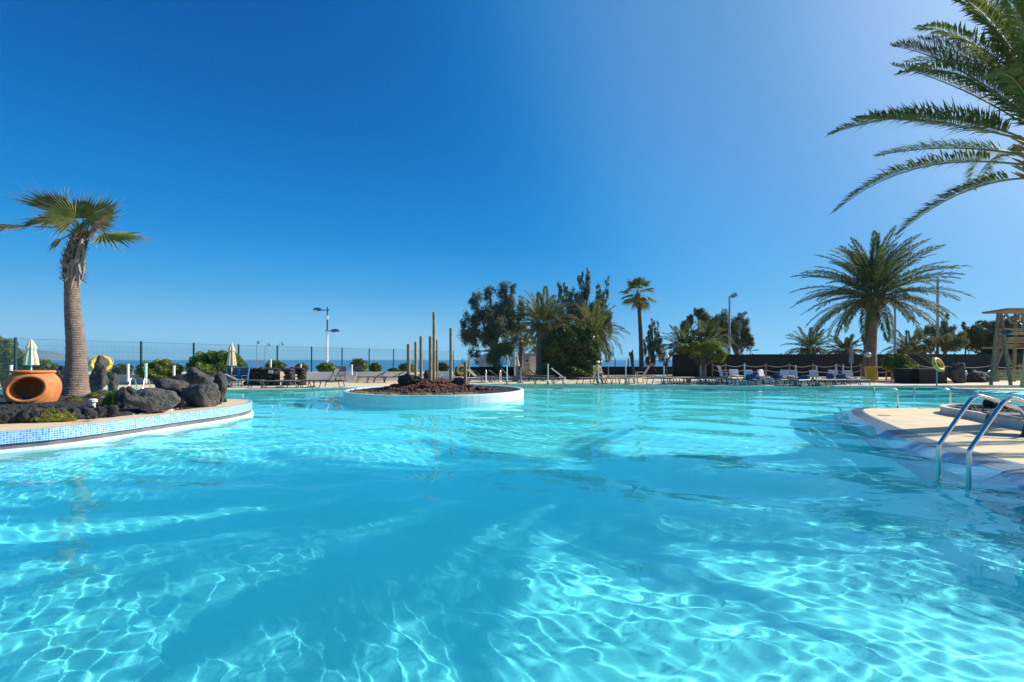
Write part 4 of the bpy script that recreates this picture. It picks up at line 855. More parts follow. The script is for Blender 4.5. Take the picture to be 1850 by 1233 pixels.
# ------------------------------------------------------------------ walls and fences
def wall(A, B_, h, th, m, name, label, cat='wall', z0=.1):
    A = Vector(A); B_ = Vector(B_); d = B_-A; b = MB(); b.box((0, 0, h/2), (d.length, th, h)); b.mi = 0
    o = b.build(name, m, loc=((A.x+B_.x)/2, (A.y+B_.y)/2, z0)); o.rotation_euler.z = math.atan2(d.y, d.x); return tag(o, label, cat)
def XY(px, Y): return ((px-CX)/F*Y, Y, 0)
wall(XY(-60, 29), XY(440, 30.5), .58, .2, M['white'], 'garden_wall', 'low white garden wall behind the terrace, left of the dark lava wall')
wall(XY(549, 31.5), XY(642, 32.5), .68, .2, M['white'], 'garden_wall', 'low bright white wall behind the loungers, beside the double street lamp')
wall(XY(643, 32.6), XY(742, 34), .66, .2, M['offwhite'], 'garden_wall', 'low weathered grey white wall just left of the island poles')
wall(XY(792, 36), XY(812, 36.4), .62, .2, M['white'], 'garden_wall', 'short white wall piece seen between the tallest and second tallest poles')
wall(XY(822, 45), XY(1225, 48), .82, .25, M['dark'], 'low_screen_wall', 'low black wall running behind the middle loungers to the palm group')
t = thing('black_screen_fence', XY(1216, 43), 'tall black privacy screen running behind the roped loungers to the right edge', 'screen fence')
o0 = Vector(XY(1216, 43)); xs_ = [1216, 1262, 1310, 1360, 1412, 1464, 1516, 1568, 1620, 1672, 1726, 1782, 1840, 1900, 1965]
for i in range(len(xs_)-1):
    Ya = 43-i*.12; A = Vector(XY(xs_[i], Ya)); B_ = Vector(XY(xs_[i+1], Ya-.12)); d = B_-A; b = MB(); b.box((0, 0, 1.02), (d.length-.03, .05, 1.98+.02*(i % 2)))
    o = b.build('screen_panel', M['dark'], t, loc=(A+B_)/2-o0+Vector((0, 0, .05))); o.rotation_euler.z = math.atan2(d.y, d.x)
    b = MB(); b.box((0, 0, 1.05), (.08, .08, 2.1)); b.build('post', M['darkmetal'], t, loc=A-o0+Vector((0, .06, .05)))
# wire mesh fence along the shore
def mesh_fence(posts, zt, zb, label, name='mesh_fence', m=None, nh=9, nv=22):
    P = [Vector(p) for p in posts]; t = thing(name, P[0], label, 'fence')
    for i, p in enumerate(P):
        b = MB(); b.box((0, 0, (zt+zb)/2), (.085, .085, zt-zb+.06)); b.build('post', M['greenmetal'], t, loc=p-P[0])
    for i in range(len(P)-1):
        A, B_ = P[i]-P[0], P[i+1]-P[0]; b = MB(); r = .0045
        for k_ in range(nh):
            z = zb+.06+(zt-zb-.1)*k_/(nh-1); b.tube([A+Vector((0, 0, z)), B_+Vector((0, 0, z))], .011 if k_ in (0, nh-1, nh//2) else r, 4, cap=False)
        for k_ in range(1, nv*2):
            q = A.lerp(B_, k_/(nv*2)); b.tube([q+Vector((0, 0, zb)), q+Vector((0, 0, zt))], r, 3, cap=False)
        b.build('mesh_panel', M['mesh_wire'], t)
pf = []
for px in (-60, 28, 148, 255, 350, 431, 501, 563, 618, 667, 711, 751, 787, 819):
    yt = 612+.0302*(px-28)-1; Y = 1.1*F/(HOR-yt); pf.append(XY(px, Y))
mesh_fence(pf, 2.70, .1, 'tall dark green wire mesh fence with posts receding along the shore at the left')
mesh_fence([XY(835, 62), XY(880, 60), XY(930, 58), XY(1000, 56), XY(1055, 54), XY(1111, 53), XY(1135, 52.6), XY(1175, 52), XY(1215, 51.5)], 1.74, .1, 'grey wire mesh fence on the shore behind the tall slender fan palm', nh=6, nv=10)
# dark lava stone wall: separate stones
def stone_wall(px0, px1, Y0, Y1, h, label, seed, nrow=4, wst=.42):
    A, B_ = Vector(XY(px0, Y0)), Vector(XY(px1, Y1)); d = (B_-A); Ln = d.length; t = thing('lava_stone_wall', A+Vector((0, 0, .1)), label, 'wall', rz=math.atan2(d.y, d.x)); rnd = random.Random(seed)
    b = MB(); b.box((Ln/2, .15, h*.46), (Ln-.1, .26, h*.9)); b.build('core', M['blackstone'], t)
    proto = []
    for q in range(5):
        b = MB(); b.blob((0, 0, 0), (wst*.56, .2, h/nrow*.6), seed*7+q, 2, .35, cuts=4); o = b.build('stone', M['lava']); proto.append(o.data); bpy.data.objects.remove(o)
    for r_ in range(nrow):
        x = rnd.uniform(0, .2)
        while x < Ln:
            o = bpy.data.objects.new('stone', rnd.choice(proto)); COL.objects.link(o); o.parent = t; sc = rnd.uniform(.8, 1.15)
            o.location = (x, rnd.uniform(-.04, .04), h*(r_+.5)/nrow+rnd.uniform(-.02, .02)); o.scale = (sc, 1, rnd.uniform(.9, 1.2)); o.rotation_euler.y = rnd.uniform(-.2, .2); x += wst*sc*.98
    return t
stone_wall(443, 500, 29.0, 28.0, 1.02, 'dark lava stone wall with a small white sign, behind the long lounger', 3, 5, .36)
stone_wall(514, 528, 28.2, 28.0, 1.0, 'narrow dark lava stone pillar, the middle one right of the signed wall', 4, 5, .34)
stone_wall(537, 548, 28.6, 28.4, 1.02, 'narrow dark lava stone pillar touching the bright white wall', 5, 5, .34)
t = thing('notice_sign', AT(489, 672, 27.6), 'small blank looking white notice on the dark lava stone wall', 'sign')
b = MB(); b.box((0, 0, 0), (.24, .02, .17)); b.build('board', M['sign_white'], t); b = MB()
for r_ in (.04, 0, -.04): b.box((0, -.012, r_), (.18, .003, .008))
b.build('printed_lines', M['greymetal'], t)
b = MB(); b.blob((0, 0, 0), (.28, .12, .05), 3, 2, .4); tag(b.build('red_cloth', M['red'], loc=AT(529, 665, 28.2)), 'dark red cloth lying over the lava pillars', 'cloth')
# ------------------------------------------------------------------ posts and bollards
def pipe_post(px, yb, yt, Y, r, m, label, name, cat, cap=True, group=None):
    k = Y/F; base = AT(px, yb, Y); h = (yb-yt)*k; b = MB(); b.lathe([(r, 0), (r, h*.93), (r*1.25, h*.935), (r*1.25, h*.99), (r*.9, h), (0, h)] if cap else [(r, 0), (r, h), (0, h)], 12)
    return tag(b.build(name, m, loc=base, smooth=False), label, cat, group)
gb = 'white pipe posts by the garden wall'
for px, yt, yb, Y, lb in ((20, 660, 690, 21, 'white pipe post at the far left, just left of the terracotta pot'), (231.5, 658, 690, 25, 'left one of the two tall white pipe posts above the left ladder'), (263.5, 657, 693, 23.5, 'right one of the two tall white pipe posts above the left ladder'),
        (314.5, 661, 688, 26, 'white pipe post right of the hedge, over the rock pile'), (489, 650, 664, 30, 'slim white post rising over the lava wall left of the shrub'), (543.5, 658, 668, 31, 'short white hooked post at the right end of the lava wall'), (635.5, 659, 678, 29, 'white pipe post between the two taupe chairs')):
    pipe_post(px, yb, yt, Y, .055, M['plastic'], lb, 'pipe_post', 'post', group=gb)
gs = 'parasol poles without canopy along the far deck'
sp_ = [(990, 658, 692, 28, 'white parasol pole standing at the first long lounger right of the island'), (1081, 659, 691, 28.5, 'white parasol pole in front of the seated person in yellow'), (1099, 661, 676, 38, 'short white pole by the low black wall, right of the seated person'), (1130.5, 652, 690, 29, 'thin white parasol pole between the low loungers left of the cream chair'), (1199.5, 662, 692, 29, 'white parasol pole right of the lounger with the white towel'),
       (1266, 661, 691, 30, 'left one of the two close parasol poles under the spreading tree'), (1275, 660, 691, 31, 'right one of the two close parasol poles under the spreading tree'), (1345, 657, 694, 27.8, 'grey parasol pole at the lounger with the blue towel heap'), (1437.5, 660, 697, 27.6, 'white parasol pole beside the pale pink towel'), (1475, 661, 695, 28, 'white parasol pole in the middle of the right lounger row'),
       (1510, 659, 693, 29, 'left one of the two tall close poles near the right lounger end'), (1523, 659, 693, 29.3, 'right one of the two tall close poles near the right lounger end'), (941, 664, 692, 31, 'thin grey pole right of the large grey closed parasol')]
for px, yt, yb, Y, lb in sp_:
    t = thing('parasol_pole', AT(px, yb, Y)+Vector((0, 0, 0)), lb, 'pole', gs); t.location.z = .1; h = EYE-(yt-HOR)*Y/F-.1
    b = MB(); b.lathe([(.035, 0), (.035, h*.96), (.048, h*.965), (.048, h), (0, h)], 12); b.build('pole', M['offwhite'] if Y < 30 else M['greymetal'], t)
    b = MB(); b.lathe([(.24, 0), (.24, .05), (.08, .07), (.07, .22), (.05, .24)], 16); b.build('base', M['greymetal'], t)
# closed parasols
def parasol(px, yb, yt, yl, Y, wpx, m, label, cat='parasol'):
    k = Y/F; wpx *= 1/math.hypot(1, (px-CX)/F); base = AT(px, yb, Y); base.z = .1; zt = EYE-(yt-HOR)*k-.1; zl = EYE-(yl-HOR)*k-.1; r = wpx*k/2; h = zt-zl
    t = thing('closed_parasol', base, label, cat, 'closed parasols')
    b = MB(); b.lathe([(.03, 0), (.03, zt-.05), (0, zt-.05)], 10); b.build('pole', M['plastic'], t)
    b = MB(); b.lathe([(.22, 0), (.22, .06), (.06, .08), (.05, .2), (.03, .21)], 14); b.build('base', M['greymetal'], t)
    b = MB(); b.lathe([(r*.95, zl), (r, zl+.03), (r*.86, zl+h*.25), (r*.66, zl+h*.5), (r*.48, zl+h*.72), (r*.40, zl+h*.8), (.03, zl+h*.84)], 32, fold=.13, nf=8); b.build('canopy', m, t)
    b = MB(); b.lathe([(r*.72, zl+h*.63), (r*.66, zl+h*.72), (r*.3, zl+h*.9), (.03, zl+h)], 32, fold=.12, nf=8); b.build('top_cap', m, t)
    return t
parasol(56.5, 697, 613, 660, 24, 27, M['canvas'], 'beige closed parasol behind the terracotta pot')
parasol(418.5, 697, 619, 661, 27, 17, M['canvas'], 'beige closed parasol by the blue chairs, left of the lava wall')
parasol(916, 693, 641, 660, 29, 9, M['canvas_grey'], 'slim grey white closed parasol in front of the small round tree')
parasol(930, 694, 637, 662, 33, 17, M['canvas_grey'], 'larger grey closed parasol beside the beige hut')
parasol(1538, 694, 620, 656, 34, 9, M['canvas_grey'], 'tall thin grey closed parasol left of the yellow bin')
parasol(848, 690, 641, 662, 34, 5, M['canvas_grey'], 'very slim grey closed parasol right of the stubby island pole')
# ------------------------------------------------------------------ street lamps
def curved_lamp(px, yb, yt, Y, reach, label):
    k = Y/F; base = AT(px, yb, Y); h = (yb-yt)*k; t = thing('thin_lamp', base, label, 'street lamp', 'three thin curved shore lamps')
    b = MB(); b.tube([(0, 0, 0), (0, 0, h*.5), (0, 0, h*.8)], [.05, .045, .04], 8); b.build('mast', M['greymetal'], t)
    b = MB(); b.tube(smooth_line([Vector((0, 0, h*.78)), Vector((reach*.35*k, 0, h*.9)), Vector((reach*.8*k, 0, h)), Vector((reach*k, 0, h*.97))], 4), .03, 6); b.build('arm', M['greymetal'], t)
    b = MB(); b.lathe([(.02, 0), (.06, -.08), (.10, -.25), (.13, -.32), (0, -.33)], 10, (reach*k, 0, h*.97)); b.build('lamp_head', M['darkmetal'], t)
for px, yt, rc, lb in ((464, 615, 3, 'leftmost of the three thin lamps over the lava wall, its head turned edge on'), (478.5, 619, 8, 'middle one of the three thin curved lamps over the lava wall'), (501, 618, 10, 'rightmost of the three thin lamps, rising from the shrub')):
    curved_lamp(px, 670, yt, 60, rc, lb)
k = 55/F; t = thing('street_lamp', AT(591, 668, 55), 'tall white and blue street lamp with two heads at different heights', 'street lamp'); H_ = (668-555)*k
b = MB(); b.tube([(0, 0, 0), (.02, 0, H_*.62)], [.14, .10], 12); b.build('white_mast', M['plastic'], t)
b = MB(); b.tube([(.02, 0, H_*.62), (.03, 0, H_)], [.10, .07], 12); b.build('upper_mast', M['bluemetal'], t)
b = MB(); b.tube([(.025, 0, H_*.80), (.027, 0, H_*.86)], .105, 12); b.build('white_band', M['plastic'], t)
b = MB(); b.tube([(0, 0, H_*.02), (0, 0, H_*.10)], .16, 12); b.build('blue_collar', M['bluemetal'], t)
for sx, zz, rc in ((-1, .955, 20), (1, .615, 17)):
    b = MB(); b.tube([(.03*1-sx*.25, 0, H_*zz), (sx*rc*.5*k, 0, H_*(zz-.01*(sx < 0)))], .055, 8); b.build('arm', M['bluemetal'], t)
    b = MB(); b.blob((sx*rc*.85*k, 0, H_*zz+.04), (.52, .20, .20), 2, 3, .05); b.build('lamp_head', M['bluemetal'], t, True)
    b = MB(); b.blob((sx*rc*.9*k, 0, H_*zz-.06), (.34, .16, .10), 2, 2, .0); b.build('lens', M['globe'], t, True)
def flood(px, yb, yt, Y, label, hw=13):
    k = Y/F; t = thing('floodlight_mast', AT(px, yb, Y), label, 'floodlight mast'); h = (yb-yt)*k
    b = MB(); b.tube([(0, 0, 0), (0, 0, h)], [.13, .09], 10); b.build('mast', M['greymetal'], t)
    if hw:
        b = MB(); b.box((hw*.3*k, 0, h-.02), (hw*.7*k, .06, .06)); b.build('bracket', M['darkmetal'], t)
        b = MB(); b.box((hw*.55*k, -.1, h+.12), (hw*.75*k, .30, .36), tilt=('Y', -.5)); b.build('lamp_head', M['greymetal'], t)
        b = MB(); b.box((hw*.55*k+.1, -.1, h-.05), (hw*.6*k, .24, .04), tilt=('Y', -.5)); b.build('lens', M['darkmetal'], t)
flood(1318, 672, 536, 52, 'taller near floodlight mast over the black screen with a square head')
flood(1340, 672, 568, 62, 'shorter far floodlight mast just right of the taller one', 9)
flood(1617, 680, 556, 50, 'plain thick mast without a visible lamp, right of the largest date palm', 0)
flood(1694, 690, 505, 44, 'tall plain pole rising behind the leaning olive tree at the right', 0)
t = thing('side_lamp', AT(1356, 672, 64), 'low street lamp with one flat arm just above the black screen', 'street lamp')
b = MB(); b.tube([(0, 0, 0), (0, 0, 2.9)], .06, 6); b.build('mast', M['greymetal'], t); b = MB(); b.tube([(0, 0, 2.75), (.9, 0, 2.85)], .03, 5); b.box((.75, 0, 2.88), (.6, .16, .08)); b.build('arm', M['darkmetal'], t)
def globe(px, yc, yb, Y, r, label):
    k = Y/F; base = AT(px, yb, Y); t = thing('globe_lamp', base, label, 'lamp', 'globe lamps on posts'); h = (yb-yc)*k
    b = MB(); b.tube([(0, 0, 0), (0, 0, h-r)], .045, 10); b.lathe([(.09, h-r-.06), (.09, h-r+.02), (0, h-r+.02)], 10); b.build('post', M['darkmetal'], t)
    b = MB(); b.blob((0, 0, h), (r, r, r), 1, 3, 0); b.build('globe', M['globe'], t, True)
globe(1205, 644.5, 690, 40, .17, 'white globe lamp left of the spreading tree, before the dark palm group')
globe(1568, 641.5, 690, 34, .20, 'white globe lamp in front of the largest date palm trunk')

# ------------------------------------------------------------------ loungers, chairs
def make_lounger(label, raised=0.0, sl='sling', name='sun_lounger'):
    t = thing(name, (0, 0, 0), label, 'lounger', 'sun loungers on the far deck'); fr = M['darkmetal']; z = .36
    b = MB()
    for sy in (-.31, .31): b.tube([(-.98, sy, z), (.98, sy, z)], .026, 6)
    for sx in (-.98, .98): b.tube([(sx, -.31, z), (sx, .31, z)], .024, 6)
    b.build('frame', fr, t)
    for sx in (-.72, .2, .86):
        for sy in (-.31, .31):
            b = MB(); b.tube([(sx, sy, z), (sx+(.12 if sx > 0 else -.10), sy, 0)], .024, 6); b.build('leg', fr, t)
    b = MB()
    for sx in (-.82, .98): b.tube([(sx, -.31, .03), (sx, .31, .03)], .016, 5)
    b.build('stretcher', fr, t)
    xs0 = -.25 if raised else -.96
    b = MB(); b.box(((xs0+.96)/2, 0, z+.02), (.96-xs0, .58, .02)); b.build('seat_sling', M[sl], t)
    if raised:
        c, s_ = math.cos(raised), math.sin(raised); b = MB(); b.box((-.25-.36*c, 0, z+.02+.36*s_), (.72, .58, .022), tilt=('Y', raised)); b.build('backrest', M[sl], t)
        b = MB()
        for sy in (-.3, .3): b.tube([(-.25, sy, z), (-.25-.74*c, sy, z+.74*s_)], .022, 6); b.tube([(-.25-.5*c, sy*.9, z+.5*s_), (-.62, sy*.9, z)], .014, 5)
        b.tube([(-.25-.74*c, -.3, z+.74*s_), (-.25-.74*c, .3, z+.74*s_)], .022, 6); b.build('backrest_frame', fr, t)
    return register(t)
PROTO = {}
def lounger(px, yb, rz, raised, sl, label):
    key = (raised, sl); p = G(px, yb, .1)
    if key not in PROTO:
        t = make_lounger(label, raised, sl); t.location = p; t.rotation_euler.z = rz; PROTO[key] = t; return t
    return copy_thing(PROTO[key], p, rz, label)
LD = [(505, 701.5, .1, 0, 'sling', 'long taupe lounger lying flat before the lava wall, leftmost on the pool edge'), (532, 700, .08, 0, 'sling', 'second taupe lounger overlapping the leftmost flat one'),
      (592, 700, 3.05, 1.15, 'sling', 'taupe lounger with its backrest upright beside the white garden wall'), (440, 700, .3, .5, 'sling', 'lounger partly hidden by the beige closed parasol, under the blue chairs'),
      (563, 690, .1, 0, 'sling_blue', 'lounger with blue and white stripes against the bright white wall'), (586, 690, .1, 0, 'sling_dark', 'dark flat lounger right of the blue striped one'),
      (672, 691, 3.3, .45, 'sling', 'taupe lounger with a half raised back before the weathered wall, left of two'), (703, 691.5, 3.3, .45, 'sling', 'taupe lounger with a half raised back nearest the island poles'),
      (866, 691, -.3, .7, 'sling', 'lounger with a raised back behind the thin pool ladder right of the island'), (906, 690, 0, .6, 'sling', 'raised taupe lounger below the small round tree'), (925, 690, .2, .8, 'sling', 'raised taupe lounger below the larger grey closed parasol'),
      (955, 689, .2, .6, 'sling_dark', 'dark lounger in the shade left of the ivy clump'), (976, 689, .1, .7, 'sling_dark', 'darkest lounger at the foot of the olive palm trunk'),
      (990, 694, .05, 0, 'sling', 'flat lounger with a white pole through its middle, first right of the island'), (1066, 693.5, .5, 0, 'sling', 'flat lounger below the seated person in yellow'), (1092, 694, .9, 0, 'sling_dark', 'dark flat lounger just right of the seated person'),
      (1118, 694, .5, 0, 'sling', 'flat lounger left of the thin white pole before the cream chair'), (1140, 694, .8, 0, 'sling_dark', 'flat lounger right of the thin white pole before the cream chair'), (1194, 694.5, .3, 0, 'sling', 'flat lounger carrying a folded white towel'), (1216, 694.5, .9, 0, 'sling_dark', 'dark flat lounger between the white towel and the orange tub'),
      (1262, 695, .2, 0, 'sling', 'flat lounger below the two close poles, nearest the pool'), (1285, 692, .2, 0, 'sling_dark', 'flat lounger behind the two close poles by the orange tub'), (1300, 694.5, .7, 0, 'sling', 'flat lounger in front of the white plastic armchair'), (1338, 696.5, .4, 0, 'sling', 'flat lounger left of the grey pole with the blue towel heap'), (1366, 696.5, .4, 0, 'sling_dark', 'flat lounger right of the grey pole with the blue towel heap'),
      (1404, 694, .2, 0, 'sling_blue', 'blue lounger between the blue towel heap and the pink towel'), (1428, 697.5, .3, 0, 'sling', 'flat lounger below the pale pink towel'), (1452, 698, .5, 0, 'sling_dark', 'dark flat lounger right of the pale pink towel'), (1492, 698, .2, 0, 'sling', 'second lounger from the right end of the row, nearest the pool'), (1535, 697.5, .1, 0, 'sling', 'last lounger at the right end of the row'), (1517, 694, .3, 0, 'sling_blue', 'blue lounger behind the last two at the right end of the row')]
for a in LD: lounger(*a)
def make_whitelounger(label):
    t = thing('plastic_lounger', (0, 0, 0), label, 'lounger', 'white plastic loungers behind the rope fence'); m = M['plastic']
    b = MB(); b.box((0, 0, .30), (.75, 1.7, .05)); b.build('seat', m, t)
    b = MB(); b.box((0, .72, .60), (.72, .05, .55), tilt=('X', -.25)); b.build('backrest', m, t)
    for x in (-.32, .32):
        for y in (-.7, .55): b = MB(); b.box((x, y, .14), (.07, .07, .28)); b.build('leg', m, t)
    b = MB()
    for x in (-.37, .37): b.tube(smooth_line([Vector((x, .7, .3)), Vector((x, .78, .7)), Vector((x, .85, .88))], 3), .04, 6)
    b.tube([(-.37, .85, .88), (.37, .85, .88)], .045, 6); b.build('back_frame', m, t); return register(t)
wl = make_whitelounger('white plastic lounger behind the rope, directly right of the white armchair'); wl.location = XY(1332, 38); wl.location.z = .1; wl.scale = (.85, .8, .78)
for px, Y, rz, lb in ((1361, 35.5, .1, 'white plastic lounger over the blue towel heap'), (1388, 36.5, .5, 'white plastic lounger turned sideways right of the blue towel heap'), (1415, 37, -.7, 'white plastic lounger tilted toward the pink towel'), (1441, 35.5, 0, 'white plastic lounger right behind the pale pink towel'), (1481, 35.5, .1, 'white plastic lounger in the middle of the right rope section'),
        (1515, 36, 0, 'white plastic lounger behind the two tall close poles'), (1544, 35, .05, 'low white plastic lounger left of the yellow bin'), (1640, 36, 1.2, 'white plastic lounger seen between the table and the black planter boxes'), (1757, 33, .1, 'white plastic lounger right of the pointed dark boulder'), (1812, 34, .2, 'white plastic lounger behind the timber tower legs')):
    p = Vector(XY(px, Y)); p.z = .1; copy_thing(wl, p, rz, lb)
def armchair(px, yb, rz, m, label, lean=.42, cat='chair', name='garden_chair', sc=1.0):
    t = thing(name, G(px, yb, .1), label, cat, rz=rz); t.scale = (sc, sc, sc)
    b = MB(); b.box((0, 0, .40), (.52, .50, .04)); b.build('seat', m, t)
    b = MB()
    for i in range(7): b.box((-.26-.30*math.sin(lean)*1.0, -.21+.07*i, .40+.34), (.02, .05, .70), tilt=('Y', -lean))
    b.box((-.26-.62*math.sin(lean), 0, .40+.66), (.03, .50, .09), tilt=('Y', -lean)); b.box((-.28, 0, .44), (.03, .5, .06)); b.build('backrest', m, t)
    for sx in (-.22, .24):
        for sy in (-.25, .25): b = MB(); b.tube([(sx, sy, .42), (sx*1.35, sy*1.1, 0)], .026, 6); b.build('leg', m, t)
    for sy in (-.29, .29): b = MB(); b.box((0, sy, .64), (.56, .06, .03)); b.tube([(.24, sy, .40), (.26, sy, .64)], .022, 6); b.build('armrest', m, t)
    return t
armchair(1311, 691, 0, M['plastic'], 'white slatted plastic armchair left in the rope fence section', .3)
armchair(1157, 689.5, math.pi, M['cream_plastic'], 'cream reclining plastic armchair between the lounger groups', .55)
def sling_chair(px, yb, rz, m, label, fm=None):
    t = thing('sling_chair', G(px, yb, .1), label, 'chair', rz=rz)
    b = MB(); b.box((0, 0, .42), (.56, .5, .02)); b.build('seat', m, t)
    b = MB(); b.box((0, .27, .74), (.56, .02, .62), tilt=('X', -.2)); b.build('backrest', m, t)
    b = MB()
    for sx in (-.29, .29): b.tube([(sx, -.25, 0), (sx, -.25, .62), (sx, .25, .62), (sx, .22, 0)], .018, 6); b.tube([(sx, .2, .42), (sx, .34, 1.05)], .018, 6)
    b.tube([(-.29, .22, .40), (.29, .22, .40)], .018, 6)
    if fm: b.tube([(-.29, .34, 1.05), (.29, .34, 1.05)], .04, 6); b.tube([(-.29, .2, .42), (-.29, .34, 1.05)], .04, 6); b.tube([(.29, .2, .42), (.29, .34, 1.05)], .04, 6)
    b.build('frame', fm or M['darkmetal'], t); return t
sling_chair(616, 691, .2, M['sling'], 'larger taupe sling chair facing the pool, left of the white post')
sling_chair(643, 689, -.2, M['sling'], 'smaller taupe sling chair right of the white post')
sling_chair(417, 699, .2, M['sling_dark'], 'dark chair with a bright blue frame behind the beige closed parasol pole, the left one', M['bluechair'])
sling_chair(434, 699, -.2, M['sling_dark'], 'dark chair with a bright blue frame right of the parasol pole, beside the lava wall', M['bluechair'])
t = thing('folded_deck_chair', G(1012, 693, .1), 'white framed deck chair folded at a slant in front of the ivy clump', 'chair')
b = MB()
for sy in (-.25, .25): b.tube([(-.55, sy, .95), (.55, sy, .1)], .022, 6)
b.build('long_frame', M['plastic'], t); b = MB()
for sy in (-.22, .22): b.tube([(-.45, sy, 0), (.35, sy, .4)], .02, 6)
b.build('leg_frame', M['plastic'], t); b = MB(); b.box((.55, 0, .2), (.7, .45, .03), tilt=('Y', .1)); b.build('seat', M['plastic'], t)
# towels
def towel(px, yb, w_, h_, Y, m, label, seed, name='beach_towel'):
    k = Y/F; b = MB(); b.blob((0, 0, h_*k*.45), (w_*k*.5, w_*k*.3, h_*k*.55), seed, 3, .55, 2.2)
    p = AT(px, yb, Y); tag(b.build(name, m, smooth=True, loc=p), label, 'towel')
towel(1358, 687, 26, 11, 28.0, M['bluecloth'], 'heap of blue towels on the lounger by the grey pole', 1)
towel(1404, 685, 18, 9, 29.2, M['bluecloth'], 'blue towel heap on the blue lounger', 2); towel(1431, 687, 20, 8, 27.9, M['pinkcloth'], 'pale pink and white towel heap beside the white pole', 3)
towel(1453, 687, 20, 9, 27.7, M['bluecloth'], 'blue towel just right of the pale pink one', 4); towel(1500, 686, 14, 11, 28.5, M['bluecloth'], 'blue cloth hanging left of the two tall close poles', 5); towel(1521, 687, 18, 12, 28.6, M['bluecloth'], 'large blue cloth at the two tall close poles', 6)
towel(1533, 687, 10, 6, 27.8, M['pinkcloth'], 'small pink towel on the last lounger', 7)
b = MB(); b.box((0, 0, .04), (.95, .5, .07)); b.box((.15, 0, .11), (.6, .45, .06)); tag(b.build('folded_towel', M['plastic'], loc=G(1190, 694.5, .1)+Vector((0, 0, .38))), 'folded white towel on the lounger left of the globe lamp', 'towel')
# rope fence
xs_ = [(1287, 42), (1311, 40), (1345, 39), (1384, 38.4), (1426, 38), (1469, 37.6), (1512, 37.2), (1555, 36.8), (1612, 36.2), (1659, 35.8), (1720, 35.2), (1792, 34.6), (1842, 34.2), (1900, 33.8)]
t = thing('rope_fence', XY(*xs_[0]), 'rope fence with grey posts sagging between them behind the right loungers', 'fence'); o0 = Vector(XY(*xs_[0])); hp = 1.22
for i, q in enumerate(xs_):
    p = Vector(XY(*q))-o0; b = MB(); b.lathe([(.05, .1), (.05, hp), (.06, hp), (.06, hp+.05), (0, hp+.08)], 8); b.build('post', M['wood_grey'], t, loc=p)
    if i < len(xs_)-1:
        q2 = Vector(XY(*xs_[i+1]))-o0
        for zz in (hp-.04, hp-.45):
            b = MB(); b.tube([p.lerp(q2, s/8)+Vector((0, 0, zz-.16*4*(s/8)*(1-s/8))) for s in range(9)], .022, 5, cap=False); b.build('rope', M['offwhite'], t)
# hut with the blue cross, tent, tub, bin, table, planters
t = thing('first_aid_hut', Vector(XY(948, 46))+Vector((0, 0, .1)), 'beige hut with a round blue cross sign seen between the trees', 'hut')
b = MB(); b.box((0, 0, 1.0), (2.1, 1.8, 2.0)); b.build('wall', M['beige_wall'], t)
b = MB(); b.box((0, 0, 2.05), (2.4, 2.0, .09)); b.build('roof', M['offwhite'], t)
b = MB(); b.box((.72, -.91, .95), (.55, .03, 1.8)); b.build('doorway', M['plastic'], t)
b = MB(); b.tube([(.18, -.92, 1.38), (.18, -.96, 1.38)], .25, 24); sg = b.build('cross_sign', M['sign_white'], t)
b = MB(); b.box((.18, -.975, 1.38), (.36, .02, .12)); b.box((.18, -.976, 1.38), (.12, .024, .36)); b.build('blue_cross', M['sign_blue'], sg)
t = thing('white_tent', Vector(XY(878, 49))+Vector((0, 0, .1)), 'small white pointed tent behind the stem of the small round tree', 'tent')
b = MB(); b.box((0, 0, .8), (1.3, 1.3, 1.6)); b.build('side_panel', M['offwhite'], t); b = MB(); b.lathe([(1.0, 1.55), (.5, 1.9), (.03, 2.15)], 4); b.build('roof', M['plastic'], t)
t = thing('orange_tub', G(1244, 692, .1), 'orange tub with a curved handle in the shade under the spreading tree', 'tub')
b = MB(); b.lathe([(.13, 0), (.17, .33), (.155, .33), (.12, .03), (0, .03)], 16); b.build('body', M['orange_box'], t, True); b = MB(); b.torus((.03, 0, .33), .15, .015, (0, 1, 0), 16, 5, 0, math.pi); b.build('handle', M['orange_box'], t)
t = thing('wheelie_bin', G(1573.5, 688.8, .1)-Vector((0, 0, 0)), 'bright yellow wheelie bin in front of the largest date palm', 'bin'); t.rotation_euler.z = -.5; t.scale = (1.12, 1.12, .98)
b = MB(); b.add([(-.24, -.26, .06), (.24, -.26, .06), (.24, .26, .06), (-.24, .26, .06), (-.30, -.34, .95), (.30, -.34, .95), (.30, .34, .95), (-.30, .34, .95)], [(0, 3, 2, 1), (0, 1, 5, 4), (1, 2, 6, 5), (2, 3, 7, 6), (3, 0, 4, 7), (4, 5, 6, 7)]); b.build('body', M['yellow'], t)
b = MB(); b.box((0, -.01, .975), (.66, .74, .05)); b.box((0, -.03, 1.01), (.5, .5, .03)); b.build('lid', M['yellow'], t)
for sx in (-.27, .27): b = MB(); b.tube([(sx-.025, .28, .10), (sx+.025, .28, .10)], .10, 14); b.build('wheel', M['dark'], t)
b = MB(); b.tube([(-.2, .40, .9), (.2, .40, .9)], .02, 6); b.build('handle', M['yellow'], t)
t = thing('side_table', G(1616, 688, .1), 'small timber table with a white card, left of the black planter boxes', 'table')
b = MB(); b.box((0, 0, .86), (1.0, .6, .05)); b.build('tabletop', M['offwhite'], t)
for sx in (-.4, .4):
    for sy in (-.24, .24): b = MB(); b.box((sx, sy, .42), (.07, .07, .84)); b.build('leg', M['wood_grey'], t)
b = MB(); b.box((0, -.28, .28), (.8, .03, .06)); b.build('stretcher', M['wood_grey'], t)
b = MB(); b.box((.05, -.31, .72), (.30, .02, .26)); b.build('card', M['sign_white'], t)
